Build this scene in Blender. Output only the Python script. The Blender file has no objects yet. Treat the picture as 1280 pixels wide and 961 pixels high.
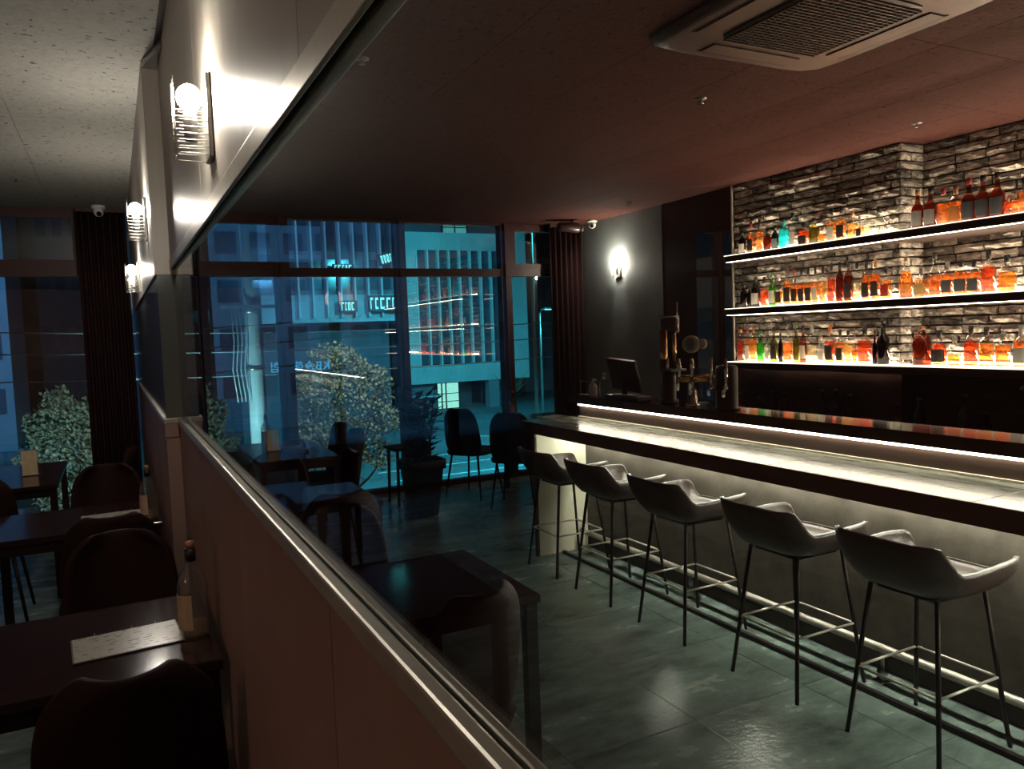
import bpy, bmesh, math, random
from mathutils import Vector, Matrix

random.seed(7)
S = bpy.context.scene
COL = S.collection
PI = math.pi

# ------------------------------------------------------------------ camera
F_PX = 970.0
YAW, PITCH, ROLL = math.radians(27.023), math.radians(3.873), math.radians(2.077)
EYE = Vector((0, 0, 1.6))
fw = Vector((math.sin(YAW) * math.cos(PITCH), math.cos(YAW) * math.cos(PITCH), -math.sin(PITCH)))
rt0 = Vector((math.cos(YAW), -math.sin(YAW), 0))
dn0 = fw.cross(rt0)
rt = math.cos(ROLL) * rt0 + math.sin(ROLL) * dn0
dn = -math.sin(ROLL) * rt0 + math.cos(ROLL) * dn0
cd = bpy.data.cameras.new('camera')
cd.sensor_width = 36.0
cd.lens = 36.0 * F_PX / 1280.0
cd.clip_start = 0.02
cd.clip_end = 400
cam = bpy.data.objects.new('camera', cd)
COL.objects.link(cam)
M3 = Matrix((rt, -dn, -fw)).transposed()
cam.matrix_world = Matrix.Translation(EYE) @ M3.to_4x4()
S.camera = cam

# ------------------------------------------------------------------ world: city night sky
W = bpy.data.worlds.new('night_sky')
S.world = W
W.use_nodes = True
bg = W.node_tree.nodes['Background']
bg.inputs[0].default_value = (0.05, 0.36, 0.62, 1)
bg.inputs[1].default_value = 0.014

S.view_settings.view_transform = 'Standard'
S.view_settings.look = 'None'
S.view_settings.gamma = 1
S.view_settings.exposure = 0.35
S.view_settings.use_curve_mapping = False
S.cycles.max_bounces = 8
S.cycles.diffuse_bounces = 4
S.cycles.glossy_bounces = 5
S.cycles.transmission_bounces = 4
S.cycles.transparent_max_bounces = 40
S.cycles.caustics_reflective = False
S.cycles.caustics_refractive = False
S.cycles.sample_clamp_indirect = 3.0
S.cycles.use_denoising = True


def street_light(loc, target, power, col, radius=0.12):
    ld = bpy.data.lights.new('street_lamp_light', 'SPOT')
    ld.energy = power
    ld.color = col
    ld.shadow_soft_size = radius
    ld.spot_size = math.radians(125)
    ld.spot_blend = 0.6
    o = bpy.data.objects.new('street_lamp_light', ld)
    COL.objects.link(o)
    o.location = loc
    o.rotation_euler = (Vector(target) - Vector(loc)).to_track_quat('-Z', 'Y').to_euler()
    return o


# ------------------------------------------------------------------ materials
MATS = {}


def srgb(r, g, b):
    f = lambda c: c / 255 / 12.92 if c / 255 <= 0.04045 else ((c / 255 + 0.055) / 1.055) ** 2.4
    return (f(r), f(g), f(b), 1)


def principled(name, col, rough=0.5, metal=0.0, spec=0.5, var=0.0, vscale=6.0, stretch=(1, 1, 1), bump=0.0,
               bscale=40.0, rvar=0.0, rand=0.0, coat=0.0, emit=None, estr=0.0):
    m = bpy.data.materials.new(name)
    m.use_nodes = True
    n = m.node_tree.nodes
    l = m.node_tree.links
    p = n['Principled BSDF']
    p.inputs['Base Color'].default_value = (*col[:3], 1)
    p.inputs['Roughness'].default_value = rough
    p.inputs['Metallic'].default_value = metal
    p.inputs['Specular IOR Level'].default_value = spec
    p.inputs['Coat Weight'].default_value = coat
    p.inputs['Coat Roughness'].default_value = 0.05
    if emit:
        p.inputs['Emission Color'].default_value = (*emit[:3], 1)
        p.inputs['Emission Strength'].default_value = estr
    if var or bump or rvar or rand:
        tc = n.new('ShaderNodeTexCoord')
        mp = n.new('ShaderNodeMapping')
        mp.inputs['Scale'].default_value = stretch
        oi = n.new('ShaderNodeObjectInfo')
        mul = n.new('ShaderNodeMath')
        mul.operation = 'MULTIPLY'
        mul.inputs[1].default_value = 37.0
        l.new(oi.outputs['Random'], mul.inputs[0])
        l.new(mul.outputs[0], mp.inputs['Location'])
        l.new(tc.outputs['Object'], mp.inputs['Vector'])
        nz = n.new('ShaderNodeTexNoise')
        nz.inputs['Scale'].default_value = vscale
        nz.inputs['Detail'].default_value = 6
        nz.inputs['Roughness'].default_value = 0.62
        l.new(mp.outputs[0], nz.inputs['Vector'])
        if var or rand:
            mx = n.new('ShaderNodeMix')
            mx.data_type = 'RGBA'
            mx.inputs[6].default_value = tuple(c * (1 - var) for c in col[:3]) + (1,)
            mx.inputs[7].default_value = tuple(min(1, c * (1 + var)) for c in col[:3]) + (1,)
            cr = n.new('ShaderNodeMapRange')
            cr.inputs[1].default_value = 0.3
            cr.inputs[2].default_value = 0.7
            l.new(nz.outputs['Fac'], cr.inputs[0])
            l.new(cr.outputs[0], mx.inputs[0])
            out = mx.outputs[2]
            if rand:
                hv = n.new('ShaderNodeHueSaturation')
                mr = n.new('ShaderNodeMapRange')
                mr.inputs[3].default_value = 1 - rand
                mr.inputs[4].default_value = 1 + rand
                l.new(oi.outputs['Random'], mr.inputs[0])
                l.new(mr.outputs[0], hv.inputs['Value'])
                l.new(out, hv.inputs['Color'])
                out = hv.outputs[0]
            l.new(out, p.inputs['Base Color'])
        if rvar:
            rr = n.new('ShaderNodeMapRange')
            rr.inputs[1].default_value = 0.3
            rr.inputs[2].default_value = 0.7
            rr.inputs[3].default_value = max(0.02, rough - rvar)
            rr.inputs[4].default_value = min(1, rough + rvar)
            l.new(nz.outputs['Fac'], rr.inputs[0])
            l.new(rr.outputs[0], p.inputs['Roughness'])
        if bump:
            n2 = n.new('ShaderNodeTexNoise')
            n2.inputs['Scale'].default_value = bscale
            n2.inputs['Detail'].default_value = 5
            l.new(mp.outputs[0], n2.inputs['Vector'])
            b = n.new('ShaderNodeBump')
            b.inputs['Strength'].default_value = bump
            b.inputs['Distance'].default_value = 0.02
            l.new(n2.outputs['Fac'], b.inputs['Height'])
            l.new(b.outputs[0], p.inputs['Normal'])
    MATS[name] = m
    return m


def emitter(name, col, strength):
    m = bpy.data.materials.new(name)
    m.use_nodes = True
    n = m.node_tree.nodes
    n.clear()
    e = n.new('ShaderNodeEmission')
    e.inputs[0].default_value = (*col[:3], 1)
    e.inputs[1].default_value = strength
    o = n.new('ShaderNodeOutputMaterial')
    m.node_tree.links.new(e.outputs[0], o.inputs[0])
    MATS[name] = m
    return m


def clear_glass(name, tint, rough=0.0, boost=1.0, body=0.0, bodycol=None, smudge=0.0):
    """thin-walled glass: tinted transparency, Fresnel reflection, optional light-scattering body"""
    m = bpy.data.materials.new(name)
    m.use_nodes = True
    n = m.node_tree.nodes
    l = m.node_tree.links
    n.clear()
    t = n.new('ShaderNodeBsdfTransparent')
    t.inputs[0].default_value = (*tint[:3], 1)
    g = n.new('ShaderNodeBsdfGlossy')
    g.inputs['Color'].default_value = (1, 1, 1, 1)
    g.inputs['Roughness'].default_value = rough
    fr = n.new('ShaderNodeFresnel')
    ge = n.new('ShaderNodeNewGeometry')
    ir = n.new('ShaderNodeMapRange')      # same reflectance on the inner side of a thin wall
    ir.inputs[3].default_value = 1.5
    ir.inputs[4].default_value = 1 / 1.5
    l.new(ge.outputs['Backfacing'], ir.inputs[0])
    l.new(ir.outputs[0], fr.inputs[0])
    mu = n.new('ShaderNodeMath')
    mu.operation = 'MULTIPLY'
    mu.use_clamp = True
    mu.inputs[1].default_value = boost
    l.new(fr.outputs[0], mu.inputs[0])
    base = t.outputs[0]
    if body:
        d = n.new('ShaderNodeBsdfTranslucent')
        d.inputs[0].default_value = (*(bodycol or tint)[:3], 1)
        d2 = n.new('ShaderNodeBsdfDiffuse')
        d2.inputs[0].default_value = (*(bodycol or tint)[:3], 1)
        a = n.new('ShaderNodeAddShader')
        l.new(d.outputs[0], a.inputs[0])
        l.new(d2.outputs[0], a.inputs[1])
        mb = n.new('ShaderNodeMixShader')
        mb.inputs[0].default_value = body
        l.new(base, mb.inputs[1])
        l.new(a.outputs[0], mb.inputs[2])
        base = mb.outputs[0]
    mx = n.new('ShaderNodeMixShader')
    l.new(mu.outputs[0], mx.inputs[0])
    l.new(base, mx.inputs[1])
    l.new(g.outputs[0], mx.inputs[2])
    o = n.new('ShaderNodeOutputMaterial')
    l.new(mx.outputs[0], o.inputs[0])
    MATS[name] = m
    return m


principled('floor_tile', (0.185, 0.250, 0.228), rough=0.20, spec=0.7, var=0.55, vscale=3.2, stretch=(1, 2.2, 1), rvar=0.10,
           bump=0.14, bscale=28, rand=0.06)
principled('grout', (0.38, 0.42, 0.39), rough=0.8)
principled('ceiling_red_lit', (0.088, 0.034, 0.029), rough=0.9, spec=0.1, var=0.12, vscale=26, bump=0.25, bscale=55)  # bar-side tiles: dim reddish light is put into the base colour
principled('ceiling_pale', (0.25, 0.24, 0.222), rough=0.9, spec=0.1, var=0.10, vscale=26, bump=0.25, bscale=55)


def fissures(name):
    m = MATS[name]
    n = m.node_tree.nodes
    l = m.node_tree.links
    p = n['Principled BSDF']
    src = p.inputs['Base Color'].links[0].from_socket
    tc = n.new('ShaderNodeTexCoord')
    oi = n.new('ShaderNodeObjectInfo')
    ad = n.new('ShaderNodeVectorMath')
    l.new(tc.outputs['Object'], ad.inputs[0])
    l.new(oi.outputs['Location'], ad.inputs[1])
    nz = n.new('ShaderNodeTexNoise')
    nz.inputs['Scale'].default_value = 34
    nz.inputs['Detail'].default_value = 3
    l.new(ad.outputs[0], nz.inputs['Vector'])
    r = n.new('ShaderNodeValToRGB')
    r.color_ramp.elements[0].position = 0.64
    r.color_ramp.elements[0].color = (1, 1, 1, 1)
    r.color_ramp.elements[1].position = 0.68
    r.color_ramp.elements[1].color = (0.35, 0.33, 0.32, 1)
    l.new(nz.outputs['Fac'], r.inputs[0])
    mx = n.new('ShaderNodeMix')
    mx.data_type = 'RGBA'
    mx.blend_type = 'MULTIPLY'
    mx.inputs[0].default_value = 1
    l.new(src, mx.inputs[6])
    l.new(r.outputs[0], mx.inputs[7])
    l.new(mx.outputs[2], p.inputs['Base Color'])


fissures('ceiling_red_lit')
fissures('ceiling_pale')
principled('seam', (0.03, 0.02, 0.02), rough=0.9)
principled('wall_grey', (0.25, 0.285, 0.29), rough=0.75, var=0.12, vscale=3)
principled('wall_black', (0.060, 0.030, 0.026), rough=0.38, spec=0.4, var=0.4, vscale=3, stretch=(1, 1, 6))
principled('black_panel', (0.045, 0.020, 0.020), rough=0.22, spec=0.35)
principled('wall_brown', (0.34, 0.225, 0.185), rough=0.55, spec=0.3, var=0.12, vscale=2.5)
principled('beam_panel', (0.36, 0.325, 0.28), rough=0.42, spec=0.5, metal=0.12, var=0.10, vscale=4, stretch=(5, 7, 0.25), rvar=0.05)
principled('steel_trim', (0.50, 0.46, 0.38), rough=0.34, metal=0.35, var=0.1, vscale=20)
principled('header_steel', (0.62, 0.56, 0.46), rough=0.42, metal=0.8, var=0.08, vscale=20)
principled('pillar_gloss', (0.09, 0.10, 0.095), rough=0.12, spec=0.7)
principled('frame_black', (0.055, 0.022, 0.022), rough=0.45, spec=0.3)
principled('curtain', (0.040, 0.019, 0.020), rough=0.95, spec=0.05, var=0.25, vscale=30)
principled('mirror', (0.62, 0.66, 0.66), rough=0.03, metal=1.0)
principled('mortar', (0.045, 0.035, 0.03), rough=0.95, spec=0.1)
principled('brick', (0.34, 0.31, 0.275), rough=0.9, spec=0.15, var=0.85, vscale=11, stretch=(1, 1, 2.4), bump=1.0, bscale=30, rand=0.6)
principled('shelf_dark', (0.060, 0.034, 0.027), rough=0.5, spec=0.3, var=0.2, vscale=20, stretch=(4, 0.3, 4))
principled('counter_stone', (0.19, 0.205, 0.175), rough=0.22, spec=0.5, var=0.5, vscale=5, stretch=(3.5, 0.5, 1), rvar=0.05)
principled('counter_edge', (0.085, 0.040, 0.033), rough=0.4, spec=0.3)
principled('counter_black', (0.045, 0.022, 0.019), rough=0.08, spec=0.6)
principled('riser', (0.040, 0.026, 0.021), rough=0.4, spec=0.3, var=0.1, vscale=4)
principled('white_trim', (0.8, 0.74, 0.64), rough=0.4)
principled('bar_concrete', (0.082, 0.070, 0.058), rough=0.55, spec=0.35, var=0.35, vscale=7, rvar=0.12, bump=0.25, bscale=9)
principled('panel_cream', (0.72, 0.70, 0.56), rough=0.7, var=0.08, vscale=5)
principled('plinth_black', (0.035, 0.016, 0.014), rough=0.6)
principled('chrome', (0.72, 0.70, 0.66), rough=0.16, metal=1.0)
principled('brass', (0.75, 0.45, 0.22), rough=0.22, metal=1.0)
principled('black_metal', (0.014, 0.006, 0.006), rough=0.5, spec=0.3)
principled('satin_metal', (0.80, 0.76, 0.68), rough=0.38, metal=0.55)
principled('stool_leather', (0.052, 0.034, 0.030), rough=0.42, spec=0.5, var=0.15, vscale=30, bump=0.12, bscale=120)
principled('chair_dark', (0.022, 0.007, 0.007), rough=0.65, spec=0.15, bump=0.1, bscale=90)
principled('table_black', (0.030, 0.012, 0.012), rough=0.12, spec=0.35)
principled('plant_leaf', (0.022, 0.016, 0.014), rough=0.4, spec=0.4, var=0.3, vscale=20)
principled('pot', (0.035, 0.013, 0.013), rough=0.6)
principled('soil', (0.02, 0.012, 0.01), rough=1)
principled('white_plastic', (0.62, 0.62, 0.58), rough=0.4)
principled('lens_black', (0.01, 0.01, 0.01), rough=0.08)
principled('plastic_black', (0.030, 0.012, 0.012), rough=0.35)
principled('ac_body', (0.098, 0.050, 0.044), rough=0.45, spec=0.4)
principled('ac_grille', (0.05, 0.026, 0.024), rough=0.5)
principled('lamp_metal', (0.30, 0.29, 0.26), rough=0.35, metal=0.8)
principled('wire_metal', (0.55, 0.52, 0.45), rough=0.35, metal=0.8)
emitter('bulb_glow', (1.0, 0.92, 0.79), 430)
emitter('fill_glow_warm', (1.0, 0.62, 0.46), 17.0)  # glow of the added globe, warm fill from the left
emitter('fill_glow_red', (1.0, 0.20, 0.13), 330)  # bulb of the added drum lamps, red fill
emitter('sconce_glow', (1.0, 0.88, 0.70), 800)
emitter('led_bar', (1.0, 0.88, 0.66), 20)
emitter('led_under', (0.95, 0.96, 0.76), 84)
emitter('led_shelf', (1.0, 0.80, 0.55), 90)
emitter('led_front', (1.0, 0.82, 0.58), 22)
emitter('acrylic_glow', (1.0, 0.82, 0.58), 2.0)
clear_glass('window_glass', (0.92, 0.95, 0.96), boost=3.4)
clear_glass('partition_glass', (0.98, 0.99, 0.99), boost=0.6)
clear_glass('table_glass', (0.80, 0.78, 0.74), rough=0.06, boost=3.0, body=0.05, bodycol=(0.5, 0.48, 0.44))
clear_glass('bottle_clear', (0.93, 0.94, 0.92), rough=0.05)
LIQ = {
    'orange': ((1.0, 0.45, 0.16), 0.10), 'amber': ((0.98, 0.52, 0.18), 0.10), 'red': ((0.92, 0.26, 0.11), 0.10),
    'brown': ((0.55, 0.20, 0.07), 0.08), 'dark': ((0.10, 0.045, 0.035), 0.1), 'navy': ((0.10, 0.20, 0.25), 0.1),
    'cyan': ((0.25, 0.90, 0.92), 0.15), 'clear': ((0.95, 0.93, 0.88), 0.05), 'olive': ((0.48, 0.44, 0.16), 0.1),
    'gold': ((1.0, 0.70, 0.34), 0.10), 'pale': ((0.99, 0.88, 0.68), 0.08), 'green': ((0.32, 0.68, 0.26), 0.1),
    'frost': ((0.9, 0.85, 0.75), 0.45)}
for k, (c, b) in LIQ.items():
    clear_glass('liquid_' + k, c, rough=0.08, body=b, bodycol=c)
    clear_glass('glass_' + k, tuple(0.35 + 0.65 * v if k not in ('dark', 'brown', 'olive', 'green', 'navy', 'cyan') else 0.1 + 0.9 * v for v in c), rough=0.06)
CAPC = {'black': (0.015, 0.012, 0.012), 'red': (0.35, 0.03, 0.02), 'amber': (0.40, 0.18, 0.06), 'cyan': (0.05, 0.35, 0.38),
        'grey': (0.30, 0.29, 0.27), 'green': (0.06, 0.18, 0.05), 'white': (0.7, 0.68, 0.62), 'brown': (0.12, 0.05, 0.03),
        'orange': (0.6, 0.2, 0.05), 'cream': (0.65, 0.55, 0.4), 'dark': (0.035, 0.025, 0.022), 'slate': (0.07, 0.075, 0.08),
        'gold': (0.5, 0.32, 0.1), 'frost': (0.7, 0.66, 0.58)}
for k, c in CAPC.items():
    principled('paint_' + k, c, rough=0.45)
principled('shade_dark', (0.05, 0.02, 0.018), rough=0.8)
principled('cork', (0.35, 0.17, 0.09), rough=0.8, var=0.3, vscale=60)
principled('label_tan', (0.62, 0.48, 0.30), rough=0.7, var=0.12, vscale=40)


def paper_mat():
    m = principled('menu_paper', (0.55, 0.52, 0.46), rough=0.22, spec=0.6)
    n = m.node_tree.nodes
    l = m.node_tree.links
    p = n['Principled BSDF']
    tc = n.new('ShaderNodeTexCoord')
    w = n.new('ShaderNodeTexWave')
    w.wave_type = 'BANDS'
    w.bands_direction = 'Y'
    w.inputs['Scale'].default_value = 16
    l.new(tc.outputs['Object'], w.inputs['Vector'])
    nz = n.new('ShaderNodeTexNoise')
    nz.inputs['Scale'].default_value = 55
    l.new(tc.outputs['Object'], nz.inputs['Vector'])
    mu = n.new('ShaderNodeMath')
    mu.operation = 'MULTIPLY'
    l.new(w.outputs['Fac'], mu.inputs[0])
    l.new(nz.outputs['Fac'], mu.inputs[1])
    r = n.new('ShaderNodeValToRGB')
    r.color_ramp.elements[0].position = 0.50
    r.color_ramp.elements[0].color = (0.55, 0.52, 0.46, 1)
    r.color_ramp.elements[1].position = 0.56
    r.color_ramp.elements[1].color = (0.12, 0.11, 0.10, 1)
    l.new(mu.outputs[0], r.inputs[0])
    l.new(r.outputs[0], p.inputs['Base Color'])


paper_mat()
# outside
principled('asphalt', (0.085, 0.12, 0.13), rough=0.85, var=0.25, vscale=0.5)
principled('road_paint', (0.6, 0.62, 0.6), rough=0.8)
principled('facade_pale', (0.40, 0.42, 0.42), rough=0.85, var=0.12, vscale=0.4)
principled('facade_dark', (0.07, 0.075, 0.09), rough=0.8, var=0.2, vscale=0.3)
principled('facade_mid', (0.17, 0.18, 0.20), rough=0.8, var=0.15, vscale=0.3)
principled('far_window', (0.05, 0.07, 0.09), rough=0.12, spec=0.8)
principled('fin_white', (0.55, 0.57, 0.58), rough=0.6)
principled('concrete_pole', (0.42, 0.43, 0.43), rough=0.85, var=0.12, vscale=2)
principled('bark', (0.10, 0.07, 0.05), rough=0.95, var=0.3, vscale=8)
principled('leaf_lit', (0.30, 0.34, 0.27), rough=0.7, var=0.5, vscale=2.0)
principled('car_paint', (0.10, 0.11, 0.13), rough=0.25, spec=0.6, coat=0.5)
principled('tyre', (0.01, 0.01, 0.01), rough=0.9)
emitter('street_glow', (0.12, 0.9, 0.95), 9)
emitter('sign_glow', (0.18, 0.85, 0.85), 2.2)
emitter('sign_blue', (0.05, 0.34, 0.60), 1.4)
emitter('lobby_glow', (0.35, 0.95, 0.78), 1.2)
emitter('lobby_dim', (0.15, 0.75, 0.75), 0.45)
emitter('tail_glow', (1.0, 0.06, 0.08), 3.0)
emitter('head_glow', (0.3, 1.0, 1.0), 22)


# ------------------------------------------------------------------ mesh builder
class MB:
    def __init__(self):
        self.v = []
        self.f = []
        self.sm = []

    def add(self, vs, fs, smooth=False):
        b = len(self.v)
        self.v += [tuple(p) for p in vs]
        self.f += [tuple(b + i for i in q) for q in fs]
        self.sm += [smooth] * len(fs)
        return self

    def box(self, x0, x1, y0, y1, z0, z1):
        vs = [(x, y, z) for x in (x0, x1) for y in (y0, y1) for z in (z0, z1)]
        return self.add(vs, [(0, 1, 3, 2), (4, 6, 7, 5), (0, 4, 5, 1), (2, 3, 7, 6), (0, 2, 6, 4), (1, 5, 7, 3)])

    def bbox(self, x0, x1, y0, y1, z0, z1, b):
        """box with chamfered edges"""
        bm = bmesh.new()
        bmesh.ops.create_cube(bm, size=1)
        bmesh.ops.scale(bm, vec=(x1 - x0, y1 - y0, z1 - z0), verts=bm.verts)
        bmesh.ops.translate(bm, vec=((x0 + x1) / 2, (y0 + y1) / 2, (z0 + z1) / 2), verts=bm.verts)
        bmesh.ops.bevel(bm, geom=list(bm.edges), offset=b, segments=2, profile=0.5, affect='EDGES')
        self.from_bm(bm, False)
        return self

    def from_bm(self, bm, smooth=False):
        bm.verts.index_update()
        self.add([v.co for v in bm.verts], [[v.index for v in f.verts] for f in bm.faces], smooth)
        bm.free()

    def tube(self, pts, r, seg=8, cap=True):
        pts = [Vector(p) for p in pts]
        rs = r if isinstance(r, (list, tuple)) else [r] * len(pts)
        up = Vector((0, 0, 1))
        rings = []
        for i, p in enumerate(pts):
            a = pts[max(0, i - 1)]
            b = pts[min(len(pts) - 1, i + 1)]
            d = (b - a).normalized()
            u = up if abs(d.z) < 0.9 else Vector((1, 0, 0))
            s = d.cross(u).normalized()
            t = s.cross(d).normalized()
            rings.append([p + rs[i] * (math.cos(k * 2 * PI / seg) * s + math.sin(k * 2 * PI / seg) * t) for k in range(seg)])
        vs = [q for r_ in rings for q in r_]
        fs = []
        for i in range(len(pts) - 1):
            for k in range(seg):
                fs.append((i * seg + k, i * seg + (k + 1) % seg, (i + 1) * seg + (k + 1) % seg, (i + 1) * seg + k))
        if cap:
            fs.append(tuple(range(seg))[::-1])
            fs.append(tuple((len(pts) - 1) * seg + k for k in range(seg)))
        return self.add(vs, fs, True)

    def loft(self, prof, seg=16, n=2.0, dep=1.0, cx=0.0, cy=0.0, cap=True):
        """prof: (z, radius); superellipse cross-section, exponent n, depth ratio dep along x"""
        vs, fs = [], []
        for z, r in prof:
            for k in range(seg):
                a = (k + 0.5) * 2 * PI / seg
                c, s = math.cos(a), math.sin(a)
                q = (abs(c) ** n + abs(s) ** n) ** (-1.0 / n)
                vs.append((cx + dep * r * q * c, cy + r * q * s, z))
        for i in range(len(prof) - 1):
            for k in range(seg):
                fs.append((i * seg + k, i * seg + (k + 1) % seg, (i + 1) * seg + (k + 1) % seg, (i + 1) * seg + k))
        if cap:
            fs.append(tuple(range(seg))[::-1])
            fs.append(tuple((len(prof) - 1) * seg + k for k in range(seg)))
        return self.add(vs, fs, True)

    def sphere(self, c, r, seg=12, rings=8, sz=1.0):
        bm = bmesh.new()
        bmesh.ops.create_uvsphere(bm, u_segments=seg, v_segments=rings, radius=r)
        bmesh.ops.scale(bm, vec=(1, 1, sz), verts=bm.verts)
        bmesh.ops.translate(bm, vec=c, verts=bm.verts)
        self.from_bm(bm, True)
        return self

    def mesh(self, name):
        me = bpy.data.meshes.new(name)
        me.from_pydata(self.v, [], self.f)
        me.polygons.foreach_set('use_smooth', self.sm)
        bm = bmesh.new()
        bm.from_mesh(me)
        bmesh.ops.recalc_face_normals(bm, faces=bm.faces)
        bm.to_mesh(me)
        bm.free()
        return me

    def build(self, name, mat, parent=None, loc=None):
        me = self.mesh(name)
        me.materials.append(MATS[mat])
        return place(name, me, parent, loc)


def place(name, me, parent=None, loc=None):
    o = bpy.data.objects.new(name, me)
    COL.objects.link(o)
    if parent:
        o.parent = parent
    if loc:
        o.location = loc
    return o


def thing(name, loc=(0, 0, 0), rz=0.0):
    o = bpy.data.objects.new(name, None)
    o.empty_display_size = 0.1
    COL.objects.link(o)
    o.location = loc
    o.rotation_euler = (0, 0, rz)
    return o


def tag(o, label=None, cat=None, group=None, kind=None):
    if label:
        o['label'] = label
    if cat:
        o['category'] = cat
    if group:
        o['group'] = group
    if kind:
        o['kind'] = kind
    return o


def copy_tree(o, parent=None):
    c = o.copy()
    COL.objects.link(c)
    c.parent = parent
    for ch in list(o.children):
        copy_tree(ch, c)
    return c


def B(x0, x1, y0, y1, z0, z1):
    return MB().box(x0, x1, y0, y1, z0, z1)
# ================================================================== STRUCTURE
X_L, X_R, Y_B, Y_W, Z_C = -3.6, 4.99, -2.6, 7.6, 2.77
X_P = 0.235          # partition plane

# ---- floor with tiles
floor = tag(B(X_L, X_R + 0.1, Y_B, Y_W + 0.12, -0.12, -0.004).build('floor', 'grout'),
            'dark polished stone tile floor of the bar room', 'floor', kind='structure')
tm = B(0, 0.598, 0, 0.598, -0.004, 0).mesh('floor_tile')
tm.materials.append(MATS['floor_tile'])
x = 2.611 - 0.6 * 10
while x < X_R - 0.05:
    y = Y_B + 0.2
    while y < Y_W - 0.1:
        if x > X_L:
            place('floor_tile', tm, floor, (x, y, 0))
        y += 0.6
    x += 0.6

# ---- ceiling with acoustic tiles, pale left of the partition, dim red light painted in over the bar
ceil = tag(B(X_L, X_R + 0.1, Y_B, Y_W + 0.12, Z_C + 0.012, Z_C + 0.12).build('ceiling', 'seam'),
           'textured acoustic tile ceiling', 'ceiling', kind='structure')
for matn, x0, x1 in (('ceiling_pale', X_L, X_P - 0.02), ('ceiling_red_lit', X_P + 0.035, X_R)):
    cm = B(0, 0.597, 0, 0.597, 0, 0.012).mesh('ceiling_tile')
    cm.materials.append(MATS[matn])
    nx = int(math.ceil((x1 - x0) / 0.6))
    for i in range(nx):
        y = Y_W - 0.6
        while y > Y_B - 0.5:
            if matn == 'ceiling_red_lit':
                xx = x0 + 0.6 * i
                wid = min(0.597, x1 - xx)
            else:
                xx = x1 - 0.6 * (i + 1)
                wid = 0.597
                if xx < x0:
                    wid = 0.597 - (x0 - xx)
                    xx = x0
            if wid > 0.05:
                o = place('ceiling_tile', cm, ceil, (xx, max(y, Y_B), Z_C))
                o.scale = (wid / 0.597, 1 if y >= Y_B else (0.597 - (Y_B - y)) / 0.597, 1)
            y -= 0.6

# ---- outer walls
tag(B(X_L - 0.12, X_L, Y_B, Y_W + 0.12, -0.1, Z_C + 0.1).build('wall_left', 'wall_brown'), 'dark brown side wall of the bar', 'wall', kind='structure')
tag(B(X_L, X_R + 0.1, Y_B - 0.12, Y_B, -0.1, Z_C + 0.1).build('wall_back', 'wall_brown'), 'dark brown back wall of the bar', 'wall', kind='structure')
wr = tag(B(X_R + 0.03, X_R + 0.15, Y_B, Y_W + 0.12, -0.1, Z_C + 0.1).build('wall_right', 'wall_black'), 'black wall behind the bar, under and beside the brick', 'wall', kind='structure')
# grey plastered stretch with the sconce
B(4.77, X_R + 0.03, 6.06, Y_W, 0, Z_C).build('plaster_panel', 'wall_grey', wr)
# black gloss panels with a joint
B(4.772, X_R + 0.03, 5.57, 6.055, 0, 2.095).build('black_panel', 'black_panel', wr)
B(4.772, X_R + 0.03, 5.57, 6.055, 2.103, Z_C).build('black_panel', 'black_panel', wr)
B(4.785, X_R + 0.03, 5.56, 6.06, 0, Z_C).build('panel_backing', 'seam', wr)
# mirror strip
B(4.765, X_R + 0.03, 5.10, 5.565, 0, 2.42).build('mirror_panel', 'mirror', wr)
B(4.765, X_R + 0.03, 5.10, 5.565, 2.425, Z_C).build('black_panel', 'black_panel', wr)
B(4.755, 4.772, 5.085, 5.10, 0, Z_C).build('metal_edge', 'steel_trim', wr)
# black wainscot below the shelves
B(4.775, X_R + 0.03, 3.5, 5.09, 0, 1.24).build('dark_backboard', 'wall_black', wr)
B(4.985, X_R + 0.03, 1.2, 3.5, 0, 1.24).build('dark_backboard', 'wall_black', wr)
# plain black end, nearer than the brick
B(4.97, X_R + 0.03, Y_B, 1.2, 0, Z_C).build('black_panel', 'wall_black', wr)


# ---- brick facing: two stretches stepped back from each other
def brick_mesh(L, H, D, seed):
    r = random.Random(seed)
    nu, nv = 5, 3
    vs, fs = [], []
    for j in range(nv):
        for i in range(nu):
            u, v = i / (nu - 1), j / (nv - 1)
            edge = i in (0, nu - 1) or j in (0, nv - 1)
            d = D * (0.55 if edge else 1.0) + r.uniform(-0.25, 0.25) * D
            vs.append((-d, u * L + (r.uniform(-.004, .004) if edge else r.uniform(-.012, .012)),
                       v * H + (r.uniform(-.0035, .0035) if edge else r.uniform(-.008, .008))))
    for j in range(nv - 1):
        for i in range(nu - 1):
            a = j * nu + i
            fs.append((a, a + 1, a + nu + 1, a + nu))
    b = len(vs)
    loop = [i for i in range(nu)] + [nu * j + nu - 1 for j in range(1, nv)] + [nu * (nv - 1) + i for i in range(nu - 2, -1, -1)] + [nu * j for j in range(nv - 2, 0, -1)]
    for k in loop:
        vs.append((0.004, vs[k][1], vs[k][2]))
    for q in range(len(loop)):
        fs.append((loop[q], loop[(q + 1) % len(loop)], b + (q + 1) % len(loop), b + q))
    m = MB()
    m.add(vs, fs, False)
    me = m.mesh('brick')
    me.materials.append(MATS['brick'])
    return me


BV = [brick_mesh(0.20, 0.050, 0.024, i) for i in range(12)]


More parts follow.
